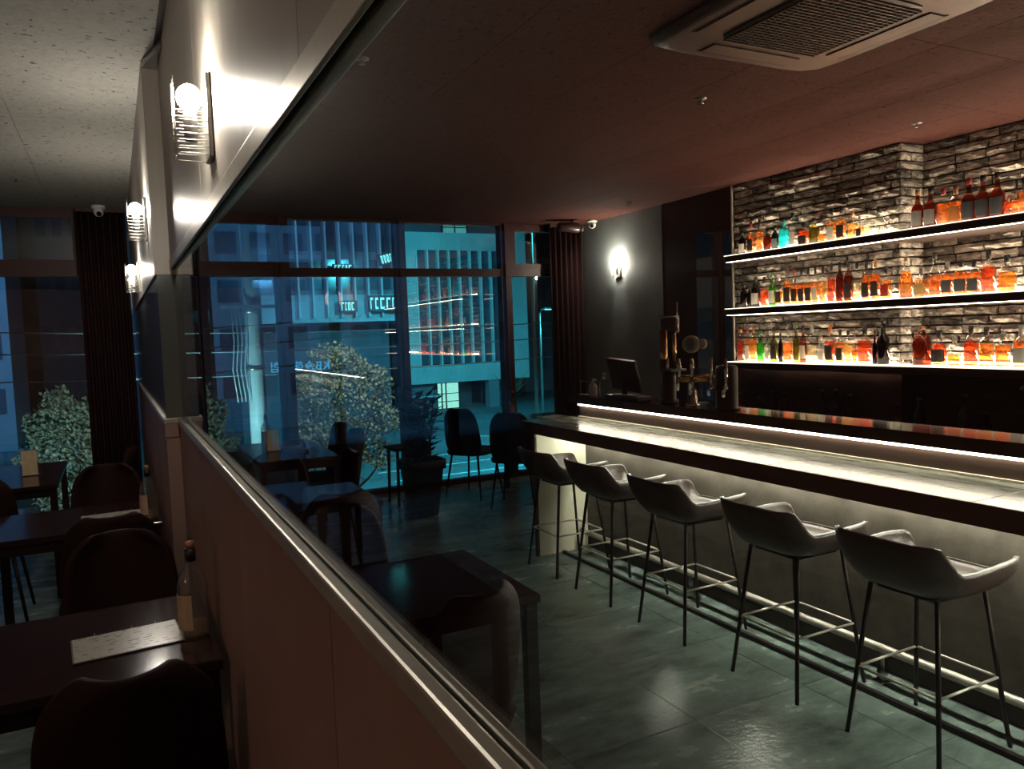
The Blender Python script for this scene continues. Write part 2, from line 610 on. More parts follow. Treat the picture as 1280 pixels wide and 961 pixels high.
def brick_wall(name, xf, y0, y1, z0, z1, label):
    w = tag(B(xf + 0.022, X_R + 0.03, y0, y1, z0, z1).build(name, 'mortar'), label, 'wall', kind='structure')
    z = z0 + 0.004
    row = 0
    while z < z1 - 0.03:
        hh = min(0.047, z1 - z - 0.004)
        y = y0 - (0.0, 0.11, 0.05, 0.16)[row % 4]
        while y < y1 - 0.015:
            L = random.uniform(0.16, 0.235)
            a, b = max(y, y0), min(y + L, y1)
            if b - a > 0.02:
                o = place('brick', BV[random.randrange(12)], w, (xf + 0.022, a, z))
                o.scale = (random.uniform(0.5, 1.45), (b - a) / 0.2, hh / 0.05)
            y += L + 0.010
        z += 0.0585
        row += 1
    return w


bw1 = brick_wall('wall_brick', 4.755, 3.5, 5.08, 1.25, Z_C, 'whitewashed brick facing behind the bottle shelves, farther stretch')
bw2 = brick_wall('wall_brick', 4.975, 1.2, 3.49, 1.25, Z_C, 'whitewashed brick facing behind the bottle shelves, nearer recessed stretch')
# the return of the farther stretch
z = 1.254
row = 0
while z < Z_C - 0.03:
    hh = min(0.047, Z_C - z - 0.004)
    segs = ((4.757, 4.99),) if row % 2 else ((4.757, 4.86), (4.87, 4.99))
    for a, b in segs:
        o = place('brick', BV[random.randrange(12)], bw1, (a, 3.502, z))
        o.rotation_euler = (0, 0, PI / 2)
        o.rotation_euler = (0, 0, -PI / 2)
        o.location = (b, 3.502, z)
        o.rotation_euler = (0, 0, PI / 2)
        o.scale = (0.8, (b - a) / 0.2, hh / 0.05)
    z += 0.0585
    row += 1
B(4.75, 4.762, 5.078, 5.088, 1.25, Z_C).build('edge_bead', 'white_trim', bw1)

# ---- partition: half wall, cap, glass, header, pillar
hw = thing('wall_partition')
tag(hw, 'brown panelled half wall dividing the room, metal cap along its top', 'half wall', kind='structure')
ys = [Y_B, -1.7, -0.8, 0.1, 1.0, 1.9, 2.75, 3.6]
for a, b in zip(ys[:-1], ys[1:]):
    B(0.230, 0.258, a + 0.0015, b - 0.0015, 0.0, 1.262).build('wall_panel', 'wall_brown', hw)
B(0.234, 0.254, Y_B, 3.6, 0.0, 1.25).build('panel_core', 'seam', hw)
m = MB()
m.bbox(0.2245, 0.2435, Y_B, 3.6, 1.258, 1.288, 0.004)
m.build('metal_cap', 'steel_trim', hw)
m = MB()
m.bbox(0.2495, 0.262, Y_B, 3.6, 1.258, 1.284, 0.003)
m.build('cap_rear_lip', 'steel_trim', hw)
B(0.2435, 0.2495, Y_B, 3.6, 1.255, 1.272).build('glass_slot', 'seam', hw)

pg = thing('window_partition')
tag(pg, 'clear glass panes standing on the half wall below the header', 'glass partition', kind='structure')
for a, b in ((Y_B, -0.2), (-0.197, 3.6)):
    B(0.2455, 0.2475, a, b, 1.273, 1.918).build('glass_pane', 'partition_glass', pg)

hd = thing('wall_header')
tag(hd, 'pale glossy header beam carrying the wall lamp, above the half wall', 'beam', kind='structure')
for a, b in ((Y_B, -1.4), (-1.4, -0.2), (-0.2, 1.03), (1.03, 2.26), (2.26, 3.6)):
    B(X_P, 0.268, a + 0.001, b - 0.001, 1.955, Z_C).build('header_panel', 'beam_panel', hd)
B(X_P + 0.003, 0.266, Y_B, 3.6, 1.94, Z_C - 0.002).build('header_core', 'seam', hd)
MB().bbox(0.231, 0.239, Y_B, 3.6, 1.915, 1.957, 0.002).build('header_trim', 'header_steel', hd)
B(0.239, 0.2445, Y_B, 3.6, 1.925, 1.94).build('glass_slot', 'seam', hd)
MB().bbox(0.2485, 0.268, Y_B, 3.6, 1.915, 1.945, 0.003).build('glass_channel', 'steel_trim', hd)

pl = thing('wall_pillar')
tag(pl, 'pale pillar wall at the far end of the half wall, reaching the windows', 'pillar', kind='structure')
B(0.172, 0.275, 3.6, 7.55, 1.895, Z_C).build('upper_casing', 'beam_panel', pl)
B(0.180, 0.275, 3.608, 7.55, 1.27, 1.895).build('gloss_facing', 'pillar_gloss', pl)
B(0.176, 0.275, 3.604, 7.55, 0, 1.262).build('pedestal', 'wall_brown', pl)
MB().bbox(0.168, 0.278, 3.590, 7.55, 1.262, 1.286, 0.004).build('pedestal_cap', 'steel_trim', pl)
B(0.172, 0.226, 3.594, 3.606, 1.205, 1.262).build('pedestal_moulding', 'wall_brown', pl)
# dark triangular gusset where header, pillar and ceiling meet
MB().add([(0.172, 3.6, Z_C), (0.234, 3.6, Z_C), (0.234, 3.31, Z_C), (0.172, 3.6, Z_C - 0.03), (0.234, 3.6, Z_C - 0.03), (0.234, 3.31, Z_C - 0.03)],
         [(0, 1, 2), (3, 5, 4), (0, 3, 4, 1), (1, 4, 5, 2), (2, 5, 3, 0)]).build('corner_gusset', 'pillar_gloss', pl)

# ---- window wall
MX = [(-3.6, -3.52), (-2.72, -2.64), (-1.50, -1.42), (-0.20, -0.10), (0.275, 0.33), (0.705, 0.785), (1.40, 1.535), (2.595, 2.70), (3.785, 3.905), (4.69, 4.77)]
for i, (a, b) in enumerate(MX):
    t = tag(thing('trim_%d' % (i + 1)), None, None, kind='structure')
    B(a, b, Y_W - 0.03, Y_W + 0.09, 0, Z_C).build('mullion', 'frame_black', t)
    MB().bbox(a + (b - a) * 0.3, a + (b - a) * 0.62, Y_W - 0.055, Y_W - 0.03, 0, Z_C, 0.003).build('glazing_bead', 'frame_black', t)
wn = 0
for (a0, a), (b, b1) in zip(MX[:-1], MX[1:]):
    if b - a < 0.05:
        continue
    wn += 1
    w = tag(thing('window_%d' % wn), None, None, kind='structure')
    B(a, b, Y_W - 0.02, Y_W + 0.08, 2.205, 2.285).build('transom', 'frame_black', w)
    B(a, b, Y_W - 0.03, Y_W + 0.08, 0, 0.05).build('sill_frame', 'frame_black', w)
    B(a, b, Y_W - 0.02, Y_W + 0.08, 2.748, Z_C).build('head_frame', 'frame_black', w)
    B(a, b, Y_W + 0.02, Y_W + 0.024, 0.05, 2.205).build('lower_pane', 'window_glass', w)
    sash = (wn in (6, 9)) or wn in (1, 3)
    if sash:
        m = MB()
        e = 0.055
        for q in ((a, b, 2.285, 2.285 + e), (a, b, 2.748 - e, 2.748)):
            m.box(q[0], q[1], Y_W - 0.03, Y_W + 0.05, q[2], q[3])
        for q in ((a, a + e), (b - e, b)):
            m.box(q[0], q[1], Y_W - 0.03, Y_W + 0.05, 2.285 + e, 2.748 - e)
        sf = m.build('vent_sash', 'frame_black', w)
        B(a + e, b - e, Y_W + 0.02, Y_W + 0.024, 2.285 + e, 2.748 - e).build('upper_pane', 'window_glass', sf)
    else:
        B(a, b, Y_W + 0.02, Y_W + 0.024, 2.285, 2.748).build('upper_pane', 'window_glass', w)


# ---- curtains
def curtain(x0, x1, y, z0, z1, folds, label, seed):
    r = random.Random(seed)
    n = folds * 8
    vs, fs = [], []
    zs = [z0, z0 + (z1 - z0) * 0.35, z0 + (z1 - z0) * 0.7, z1]
    ph = [r.uniform(-0.5, 0.5) for _ in range(n + 1)]
    for j, zz in enumerate(zs):
        for i in range(n + 1):
            t = i / n
            amp = 0.035 * (1.15 - 0.25 * j / 3)
            vs.append((x0 + (x1 - x0) * t, y + amp * math.sin(t * folds * 2 * PI + ph[i] * 0.5), zz))
    for j in range(3):
        for i in range(n):
            a = j * (n + 1) + i
            fs.append((a, a + 1, a + n + 2, a + n + 1))
    root = tag(thing('curtain', ((x0 + x1) / 2, y, 0)), label, 'curtain')
    m = MB()
    m.add([(p[0] - (x0 + x1) / 2, p[1] - y, p[2]) for p in vs], fs, True)
    o = m.build('drape', 'curtain', root)
    md = o.modifiers.new('thick', 'SOLIDIFY')
    md.thickness = 0.006
    B(-(x1 - x0) / 2, (x1 - x0) / 2, -0.015, 0.015, z1, Z_C).build('curtain_track', 'frame_black', root)


curtain(-0.215, 0.155, 7.46, 0.02, 2.73, 7, 'dark full-length curtain hanging beside the pillar wall, left of the half wall', 3)
curtain(4.34, 4.745, 7.46, 0.02, 2.73, 6, 'dark full-length curtain in the corner beside the grey wall with the sconce', 5)
# ================================================================== LIGHT FITTINGS
def wall_lamp(name, loc, label, glow, h=0.19, bz=0.045, rz=0.0, plates=False):
    """back plate on the wall (x=0), reaching towards -x; two side plates, wire grid, glowing bulb"""
    t = tag(thing(name, loc, rz), label, 'wall lamp', 'wall lamps with wire grid')
    MB().bbox(-0.012, 0, -0.045, 0.045, -h / 2, h / 2, 0.003).build('back_plate', 'lamp_metal', t)
    for s in (-1, 1) if plates else ():
        B(-0.060, -0.040, s * 0.045 - 0.0025, s * 0.045 + 0.0025, -h / 2 if s > 0 else -h / 2 + 0.03, h / 2 - (0.03 if s > 0 else 0)).build('side_plate', 'lamp_metal', t)
    g = MB()
    n = 9
    for k in range(n):
        z = -h / 2 + 0.006 + (h * 0.62) * k / (n - 1)
        g.tube([(-0.012, -0.043, z), (-0.073, -0.043, z), (-0.082, 0, z), (-0.073, 0.043, z), (-0.012, 0.043, z)], 0.0011, 4)
    for yy in (-0.03, 0.0, 0.03):
        g.tube([(-0.08, yy, -h / 2), (-0.08, yy, h / 2 - 0.012)], 0.0011, 4)
    g.build('wire_grid', 'wire_metal', t)
    MB().loft([(-0.055, 0.012), (-0.05, 0.016), (0.0, 0.016), (bz - 0.028, 0.013)], 10, cx=-0.045).build('lamp_holder', 'lamp_metal', t)
    MB().sphere((-0.045, 0, bz), 0.028, 12, 8, 1.1).build('bulb', glow, t)
    return t


wall_lamp('wall_lamp', (X_P, 1.96, 2.12), 'lit wall lamp with wire grid on the header beam, nearest of the three', 'bulb_glow')
wall_lamp('wall_lamp', (0.172, 3.97, 2.175), 'lit wall lamp on the pillar wall, upper of the two beside the dark curtain', 'bulb_glow')
wall_lamp('wall_lamp', (0.172, 5.34, 2.02), 'lit wall lamp on the pillar wall, lower of the two beside the dark curtain', 'bulb_glow')
wall_lamp('wall_lamp', (4.77, 6.79, 2.215), 'lit sconce alone on the grey wall beside the corner curtain', 'sconce_glow', h=0.17, plates=True)




def fill_drum(x, y, label):  # added lamp behind the camera, out of view, for dim red fill
    t = tag(thing('fill_lamp', (x, y, Z_C)), label, 'added fill lamp', 'added red fill lamps')
    MB().loft([(0, .05), (-0.02, .05), (-0.03, .02)], 16).build('ceiling_rose', 'black_metal', t)
    MB().tube([(0, 0, -0.03), (0, 0, -0.30)], 0.004, 6).build('cord', 'black_metal', t)
    MB().loft([(-0.30, .02), (-0.33, .03), (-0.34, .05)], 14).build('collar', 'black_metal', t)
    sh = MB()
    sh.loft([(-0.34, .13), (-0.58, .17)], 24, cap=False)
    o = sh.build('drum_shade', 'shade_dark', t)
    md = o.modifiers.new('thick', 'SOLIDIFY')
    md.thickness = 0.004
    MB().tube([(0, 0, -0.34), (0, 0, -0.41)], 0.015, 8).build('lamp_holder', 'black_metal', t)
    MB().sphere((0, 0, -0.445), 0.035, 14, 10).build('bulb', 'fill_glow_red', t)


def fill_globe(x, y, label):  # added lamp out of view, warms the half wall
    t = tag(thing('fill_lamp', (x, y, Z_C)), label, 'added fill lamp', 'added warm fill lamps')
    MB().loft([(0, .05), (-0.02, .05), (-0.03, .02)], 16).build('ceiling_rose', 'black_metal', t)
    MB().tube([(0, 0, -0.03), (0, 0, -0.22)], 0.004, 6).build('cord', 'black_metal', t)
    MB().loft([(-0.22, .02), (-0.25, .03), (-0.26, .05)], 14).build('collar', 'black_metal', t)
    MB().sphere((0, 0, -0.41), 0.17, 20, 14).build('globe', 'fill_glow_warm', t)


fill_globe(-3.3, 0.45, 'added unseen warm globe fill lamp by the left wall')
fill_drum(1.5, -1.5, 'added unseen drum-shaded fill lamp behind the camera, nearer the half wall')
fill_drum(3.4, -1.9, 'added unseen drum-shaded fill lamp at the near end of the bar')


def dome_camera(loc, label, rz, tilt=0.0):
    t = tag(thing('security_camera', loc, rz), label, 'camera')
    MB().loft([(0, 0.052), (-0.012, 0.055), (-0.03, 0.048), (-0.034, 0.03)], 20).build('mount_base', 'white_plastic', t)
    MB().sphere((0, 0, -0.052), 0.04, 16, 12).build('camera_ball', 'white_plastic', t)
    d = Vector((0, -0.85, -0.52)).normalized()
    c = Vector((0, 0, -0.052))
    MB().tube([c + d * 0.03, c + d * 0.043], 0.02, 14).build('lens', 'lens_black', t)
    return t


dome_camera((-0.042, 7.36, Z_C), 'white dome security camera on the ceiling over the left windows', math.radians(5))
dome_camera((4.66, 7.10, Z_C), 'white dome security camera on the ceiling in the corner by the grey wall', math.radians(-35))
t = tag(thing('projector', (4.42, 7.13, Z_C)), 'dark round speaker hung from the ceiling in front of the corner curtain', 'speaker')
MB().tube([(0, 0, 0), (0, 0, -0.05)], 0.015, 8).build('bracket', 'plastic_black', t)
MB().tube([(-0.16, 0.02, -0.075), (-0.13, 0.02, -0.075), (0.06, -0.02, -0.09), (0.10, -0.03, -0.095)], [0.03, 0.05, 0.055, 0.03], 16).build('housing', 'plastic_black', t)
MB().tube([(0.10, -0.03, -0.095), (0.112, -0.033, -0.096)], 0.036, 14).build('front_ring', 'lamp_metal', t)
bpy.data.objects['projector'].name = 'ceiling_speaker'

for i, (x, y, lb) in enumerate(((2.784, 3.19, 'small sprinkler head on the ceiling between air conditioner and bar'),
                                (4.40, 3.12, 'small sprinkler head on the ceiling above the bottle shelves'),
                                (1.004, 3.25, 'small sprinkler head on the dark ceiling beside the header beam'),
                                (-0.52, 6.30, 'small sprinkler head on the pale ceiling over the left tables'),
                                (4.35, 6.0, 'small sprinkler head on the ceiling near the sconce wall'))):
    t = tag(thing('sprinkler_head', (x, y, Z_C)), lb, 'sprinkler')
    MB().loft([(0, 0.03), (-0.004, 0.03), (-0.008, 0.02)], 14).build('escutcheon', 'lamp_metal', t)
    MB().loft([(-0.008, 0.008), (-0.022, 0.006), (-0.024, 0.014), (-0.027, 0.014)], 10).build('deflector', 'chrome', t)

# ---- ceiling cassette air conditioner
ac = tag(thing('air_conditioner', (2.485, 2.17, Z_C)), 'square ceiling cassette air conditioner with dark grille', 'air conditioner')
hw2 = 0.48


def frame_ring(m, o, i, z0, z1):
    for a in (((-o, o), (-o, -i)), ((-o, o), (i, o)), ((-o, -i), (-i, i)), ((i, o), (-i, i))):
        m.box(a[0][0], a[0][1], a[1][0], a[1][1], z0, z1)


m = MB()
m.loft([(0, 0.49), (-0.012, 0.49), (-0.030, 0.455), (-0.032, 0.44)], 48, n=9)
m.build('panel', 'ac_body', ac)
m = MB()
m.loft([(-0.0325, 0.275), (-0.040, 0.27)], 40, n=10)
m.build('grille_surround', 'ac_body', ac)
gr = MB().box(-0.25, 0.25, -0.25, 0.25, -0.041, -0.0405).build('grille', 'ac_grille', ac)
for i in range(25):
    p = -0.248 + 0.02067 * i
    B(-0.25, 0.25, p - 0.003, p + 0.003, -0.047, -0.041).build('grille_bar', 'ac_grille', gr)
for i in range(17):
    p = -0.248 + 0.031 * i
    B(p - 0.002, p + 0.002, -0.25, 0.25, -0.046, -0.041).build('grille_rib', 'ac_grille', gr)
for k in range(4):
    o = MB().bbox(-0.24, 0.24, -0.40, -0.315, -0.0375, -0.0315, 0.002).build('air_flap', 'ac_body', ac)
    o.rotation_euler = (0, 0, k * PI / 2)
    o = B(-0.25, 0.25, -0.412, -0.402, -0.0335, -0.0315).build('air_slot', 'seam', ac)
    o.rotation_euler = (0, 0, k * PI / 2)

# ================================================================== BAR
Y_BE = 4.80     # far end of the counter
Y_BN = -0.6     # near end, out of view
bar = tag(thing('bar_cabinet', (3.0, 2.2, 0)), 'concrete faced bar cabinet under the lit counter', 'bar')


def bpart(name, mat, x0, x1, y0, y1, z0, z1, parent=bar, bev=None, off=(3.0, 2.2, 0)):
    a = (x0 - off[0], x1 - off[0], y0 - off[1], y1 - off[1], z0, z1)
    m = MB()
    if bev:
        m.bbox(*a, bev)
    else:
        m.box(*a)
    return m.build(name, mat, parent)


bpart('front_panel', 'bar_concrete', 3.01, 3.05, Y_BN, 4.76, 0.10, 0.875)
bpart('plinth', 'plinth_black', 3.03, 3.06, Y_BN, 4.76, 0.0, 0.10)
bpart('carcass', 'plinth_black', 3.05, 3.22, Y_BN, 4.85, 0.0, 1.056)
bpart('end_panel', 'panel_cream', 2.605, 3.05, 4.765, 4.80, 0.0, 0.875)
bpart('end_panel_edge', 'counter_edge', 2.590, 2.605, 4.76, 4.80, 0.0, 0.875)
bpart('under_counter_light', 'led_under', 2.935, 2.95, Y_BN, 4.72, 0.860, 0.872)

ctr = tag(thing('lower_counter', (2.8, 2.2, 0)), 'lower stone counter of the bar with light seams', 'counter')
offc = (2.8, 2.2, 0)
seams = [Y_BN, 0.12, 0.63, 1.14, 1.64, 2.085, 2.585, 3.09, 3.62, 4.15, 4.66, 4.96]
for a, b in zip(seams[:-1], seams[1:]):
    bpart('counter_tile', 'counter_stone', 2.600, 3.03, a + 0.0012, b - 0.0012, 0.940, 0.957, ctr, 0.0015, offc)
bpart('counter_edge_band', 'counter_edge', 2.588, 2.600, Y_BN, 4.96, 0.878, 0.958, ctr, 0.002, offc)
bpart('counter_core', 'counter_edge', 2.599, 3.03, Y_BN, 4.955, 0.878, 0.940, ctr, None, offc)

upc = tag(thing('upper_counter', (3.08, 2.2, 0)), 'raised black gloss bar top running above the lower counter', 'counter')
offu = (3.08, 2.2, 0)
bpart('bar_top', 'counter_black', 3.005, 3.245, Y_BN, 4.98, 1.056, 1.114, upc, 0.003, offu)
bpart('riser_panel', 'riser', 3.032, 3.05, Y_BN, 4.86, 0.958, 1.056, upc, None, offu)
bpart('riser_foot_bead', 'white_trim', 3.018, 3.032, Y_BN, 4.86, 0.958, 0.966, upc, None, offu)
bpart('riser_light', 'led_bar', 3.012, 3.030, Y_BN, 4.85, 1.045, 1.056, upc, None, offu)

fr = tag(thing('foot_rail', (2.92, 2.2, 0)), 'polished metal foot rail along the bar front', 'foot rail')
offr = (2.92, 2.2, 0)
MB().tube([(0, Y_BN - 2.2, 0.155), (0, 4.70 - 2.2, 0.155)], 0.019, 14).build('rail', 'satin_metal', fr)
MB().sphere((0, 4.70 - 2.2, 0.155), 0.024, 12, 8).build('rail_end', 'chrome', fr)
for yb in (4.62, 3.50, 2.24, 1.0, -0.2):
    k = bpart('bracket', 'chrome', 2.908, 2.932, yb - 0.02, yb + 0.02, 0.012, 0.14, fr, 0.002, offr)
    bpart('bracket_foot', 'chrome', 2.885, 2.955, yb - 0.03, yb + 0.03, 0.0, 0.012, k, 0.002, offr)
bpart('floor_bar', 'black_metal', 2.775, 2.80, Y_BN, 4.74, 0.0, 0.022, fr, 0.002, offr)

bb = tag(thing('back_counter', (4.5, 2.6, 0)), 'dark back counter under the bottle shelves', 'counter')
offb = (4.5, 2.6, 0)
bpart('cabinet', 'plinth_black', 4.25, 4.77, 0.2, 5.0, 0.0, 0.82, bb, None, offb)
bpart('worktop', 'counter_black', 4.22, 4.77, 0.2, 5.02, 0.82, 0.86, bb, 0.003, offb)

# ---- shelves
SHELF_Z = {'top': 2.16, 'middle': 1.727, 'bottom': 1.29}
for nm, z in SHELF_Z.items():
    s = tag(thing('wall_shelf', (4.65, 3.0, z)), 'dark %s bottle shelf with a glowing top along the brick' % nm, 'shelf', 'lit bottle shelves')
    MB().bbox(4.515 - 4.65, 4.75 - 4.65, 1.25 - 3, 4.92 - 3, -0.055, -0.005, 0.002).build('board', 'shelf_dark', s)
    MB().box(4.75 - 4.65, 4.97 - 4.65, 1.25 - 3, 3.48 - 3, -0.055, -0.005).build('rear_board', 'shelf_dark', s)
    B(4.513 - 4.65, 4.735 - 4.65, 1.25 - 3, 4.93 - 3, -0.005, 0.0).build('acrylic_top', 'acrylic_glow', s)
    B(4.733 - 4.65, 4.748 - 4.65, 3.52 - 3, 4.91 - 3, -0.006, 0.010).build('light_strip', 'led_shelf', s)
    B(4.94 - 4.65, 4.955 - 4.65, 1.25 - 3, 3.46 - 3, -0.006, 0.010).build('light_strip', 'led_shelf', s)
    if nm != 'bottom':
        B(4.522 - 4.65, 4.530 - 4.65, 1.25 - 3, 4.91 - 3, -0.0585, -0.055).build('front_light_strip', 'led_front', s)

# ================================================================== BOTTLES
BOTTLES = [
('top', 'left', 4.853, 4.645, 0.059, 0.197, 'round', 'dark', 'black', 'white', 0.7),
('top', 'left', 4.754, 4.645, 0.062, 0.259, 'square', 'orange', 'red', 'dark', 0.75),
('top', 'left', 4.662, 4.645, 0.064, 0.262, 'square', 'amber', 'black', None, 0.8),
('top', 'left', 4.577, 4.645, 0.063, 0.177, 'round', 'brown', 'black', None, 0.8),
('top', 'left', 4.498, 4.645, 0.056, 0.194, 'round', 'navy', 'black', 'grey', 0.8),
('top', 'left', 4.408, 4.645, 0.077, 0.228, 'square', 'cyan', 'cyan', None, 0.8),
('top', 'left', 4.321, 4.645, 0.055, 0.262, 'round', 'clear', 'black', 'white', 0.6),
('top', 'left', 4.217, 4.645, 0.084, 0.174, 'arch', 'red', 'black', 'dark', 0.85),
('top', 'left', 4.119, 4.645, 0.077, 0.195, 'round', 'olive', 'black', None, 0.8),
('top', 'left', 4.043, 4.645, 0.058, 0.123, 'square', 'orange', 'amber', None, 0.7),
('top', 'left', 3.962, 4.645, 0.072, 0.242, 'square', 'amber', 'black', 'white', 0.75),
('top', 'left', 3.876, 4.645, 0.071, 0.244, 'square', 'amber', 'black', 'dark', 0.75),
('top', 'left', 3.785, 4.645, 0.064, 0.196, 'round', 'gold', 'amber', None, 0.7),
('top', 'left', 3.726, 4.645, 0.047, 0.15, 'square', 'gold', 'grey', 'dark', 0.7),
('top', 'left', 3.662, 4.645, 0.06, 0.197, 'ball', 'pale', 'black', None, 0.5),
('top', 'left', 3.571, 4.645, 0.086, 0.194, 'ball', 'clear', 'black', None, 0.4),
('top', 'right', 3.3, 4.66, 0.075, 0.258, 'wine', 'brown', 'amber', 'grey', 0.8),
('top', 'right', 3.212, 4.66, 0.076, 0.254, 'wine', 'brown', 'black', 'grey', 0.8),
('top', 'right', 3.126, 4.66, 0.07, 0.235, 'round', 'orange', 'red', None, 0.75),
('top', 'right', 3.046, 4.66, 0.084, 0.237, 'square', 'orange', 'amber', 'orange', 0.75),
('top', 'right', 2.963, 4.66, 0.082, 0.267, 'wine', 'brown', 'red', 'slate', 0.8),
('top', 'right', 2.878, 4.66, 0.081, 0.267, 'wine', 'brown', 'black', 'slate', 0.8),
('top', 'right', 2.793, 4.66, 0.08, 0.268, 'wine', 'brown', 'black', 'slate', 0.8),
('top', 'right', 2.731, 4.66, 0.044, 0.121, 'square', 'red', 'orange', None, 0.9),
('top', 'right', 2.69, 4.66, 0.039, 0.138, 'square', 'orange', 'amber', None, 0.8),
('top', 'right', 2.646, 4.66, 0.048, 0.201, 'square', 'orange', 'black', None, 0.8),
('middle', 'left', 4.846, 4.645, 0.059, 0.205, 'round', 'dark', 'black', None, 0.8),
('middle', 'left', 4.782, 4.645, 0.039, 0.183, 'round', 'dark', 'black', None, 0.8),
('middle', 'left', 4.711, 4.645, 0.075, 0.246, 'round', 'dark', 'black', 'white', 0.8),
('middle', 'left', 4.618, 4.645, 0.067, 0.237, 'square', 'red', 'black', None, 0.75),
('middle', 'left', 4.536, 4.645, 0.057, 0.265, 'wine', 'green', 'green', 'white', 0.8),
('middle', 'left', 4.465, 4.645, 0.063, 0.244, 'arch', 'amber', 'white', 'dark', 0.6),
('middle', 'left', 4.381, 4.645, 0.059, 0.303, 'wine', 'amber', 'brown', 'dark', 0.8),
('middle', 'left', 4.311, 4.645, 0.055, 0.269, 'round', 'amber', 'red', 'dark', 0.75),
('middle', 'left', 4.243, 4.645, 0.054, 0.26, 'round', 'orange', 'black', 'dark', 0.75),
('middle', 'left', 4.177, 4.645, 0.054, 0.264, 'round', 'amber', 'black', 'dark', 0.75),
('middle', 'left', 4.112, 4.645, 0.056, 0.267, 'square', 'orange', 'black', 'cream', 0.75),
('middle', 'left', 4.042, 4.645, 0.059, 0.27, 'square', 'gold', 'black', None, 0.75),
('middle', 'left', 3.967, 4.645, 0.058, 0.284, 'arch', 'red', 'black', None, 0.8),
('middle', 'left', 3.894, 4.645, 0.057, 0.286, 'arch', 'brown', 'black', None, 0.8),
('middle', 'left', 3.821, 4.645, 0.062, 0.283, 'arch', 'brown', 'black', 'dark', 0.8),
('middle', 'left', 3.75, 4.645, 0.056, 0.269, 'round', 'pale', 'black', None, 0.6),
('middle', 'left', 3.674, 4.645, 0.064, 0.271, 'square', 'orange', 'black', 'dark', 0.8),
('middle', 'left', 3.601, 4.645, 0.066, 0.279, 'square', 'orange', 'amber', 'dark', 0.8),
('middle', 'left', 3.521, 4.645, 0.073, 0.221, 'square', 'amber', 'black', 'red', 0.75),
('middle', 'left', 3.373, 4.645, 0.089, 0.268, 'cone', 'amber', 'amber', None, 0.85),
('middle', 'right', 3.272, 4.66, 0.088, 0.191, 'square', 'amber', 'grey', 'gold', 0.75),
('middle', 'right', 3.183, 4.66, 0.074, 0.28, 'wine', 'orange', 'black', None, 0.6),
('middle', 'right', 3.097, 4.66, 0.075, 0.21, 'square', 'orange', 'grey', 'slate', 0.8),
('middle', 'right', 3.009, 4.66, 0.084, 0.212, 'arch', 'orange', 'black', 'slate', 0.85),
('middle', 'right', 2.929, 4.66, 0.078, 0.209, 'square', 'orange', 'black', 'slate', 0.8),
('middle', 'right', 2.842, 4.66, 0.086, 0.253, 'square', 'red', 'black', None, 0.8),
('middle', 'right', 2.734, 4.66, 0.103, 0.215, 'oval', 'amber', 'black', None, 0.7),
('middle', 'right', 2.647, 4.66, 0.055, 0.184, 'round', 'clear', 'grey', None, 0.4),
('bottom', 'left', 4.893, 4.645, 0.073, 0.267, 'pinch', 'red', 'orange', None, 0.8),
('bottom', 'left', 4.814, 4.645, 0.043, 0.277, 'round', 'amber', 'red', 'white', 0.8),
('bottom', 'left', 4.747, 4.645, 0.056, 0.275, 'round', 'amber', 'amber', None, 0.8),
('bottom', 'left', 4.667, 4.645, 0.061, 0.246, 'wine', 'green', 'green', None, 0.8),
('bottom', 'left', 4.594, 4.645, 0.042, 0.192, 'round', 'pale', 'black', 'white', 0.7),
('bottom', 'left', 4.525, 4.645, 0.06, 0.273, 'wine', 'olive', 'black', 'dark', 0.7),
('bottom', 'left', 4.456, 4.645, 0.038, 0.226, 'round', 'dark', 'black', None, 0.8),
('bottom', 'left', 4.383, 4.645, 0.075, 0.323, 'wine', 'orange', 'black', None, 0.6),
('bottom', 'left', 4.298, 4.645, 0.049, 0.307, 'wine', 'olive', 'green', None, 0.7),
('bottom', 'left', 4.233, 4.645, 0.052, 0.279, 'round', 'brown', 'black', 'cream', 0.7),
('bottom', 'left', 4.15, 4.645, 0.078, 0.276, 'oval', 'pale', 'grey', None, 0.6),
('bottom', 'left', 4.065, 4.645, 0.053, 0.201, 'round', 'pale', 'cream', 'white', 0.6),
('bottom', 'left', 3.982, 4.645, 0.079, 0.275, 'square', 'red', 'orange', 'dark', 0.75),
('bottom', 'left', 3.894, 4.645, 0.058, 0.242, 'square', 'amber', 'black', 'dark', 0.8),
('bottom', 'left', 3.826, 4.645, 0.051, 0.234, 'round', 'gold', 'black', None, 0.75),
('bottom', 'left', 3.773, 4.645, 0.034, 0.198, 'round', 'amber', 'grey', None, 0.7),
('bottom', 'left', 3.69, 4.645, 0.1, 0.256, 'square', 'red', 'black', None, 0.8),
('bottom', 'left', 3.61, 4.645, 0.03, 0.231, 'wine', 'dark', 'black', None, 0.8),
('bottom', 'left', 3.544, 4.645, 0.082, 0.316, 'wine', 'dark', 'black', None, 0.8),
('bottom', 'left', 3.438, 4.645, 0.08, 0.075, 'ball', 'frost', 'frost', None, 0.5),
('bottom', 'right', 3.27, 4.66, 0.114, 0.255, 'jug', 'brown', 'amber', None, 0.85),
('bottom', 'right', 3.152, 4.66, 0.092, 0.224, 'ball', 'red', 'black', 'dark', 0.8),
('bottom', 'right', 3.051, 4.66, 0.08, 0.18, 'arch', 'orange', 'grey', None, 0.5),
('bottom', 'right', 2.947, 4.66, 0.083, 0.245, 'arch', 'red', 'black', None, 0.8),
('bottom', 'right', 2.853, 4.66, 0.089, 0.236, 'square', 'amber', 'black', None, 0.75),
('bottom', 'right', 2.752, 4.66, 0.087, 0.203, 'square', 'orange', 'grey', None, 0.8),
('bottom', 'right', 2.652, 4.66, 0.083, 0.241, 'square', 'orange', 'grey', 'grey', 0.8),
]

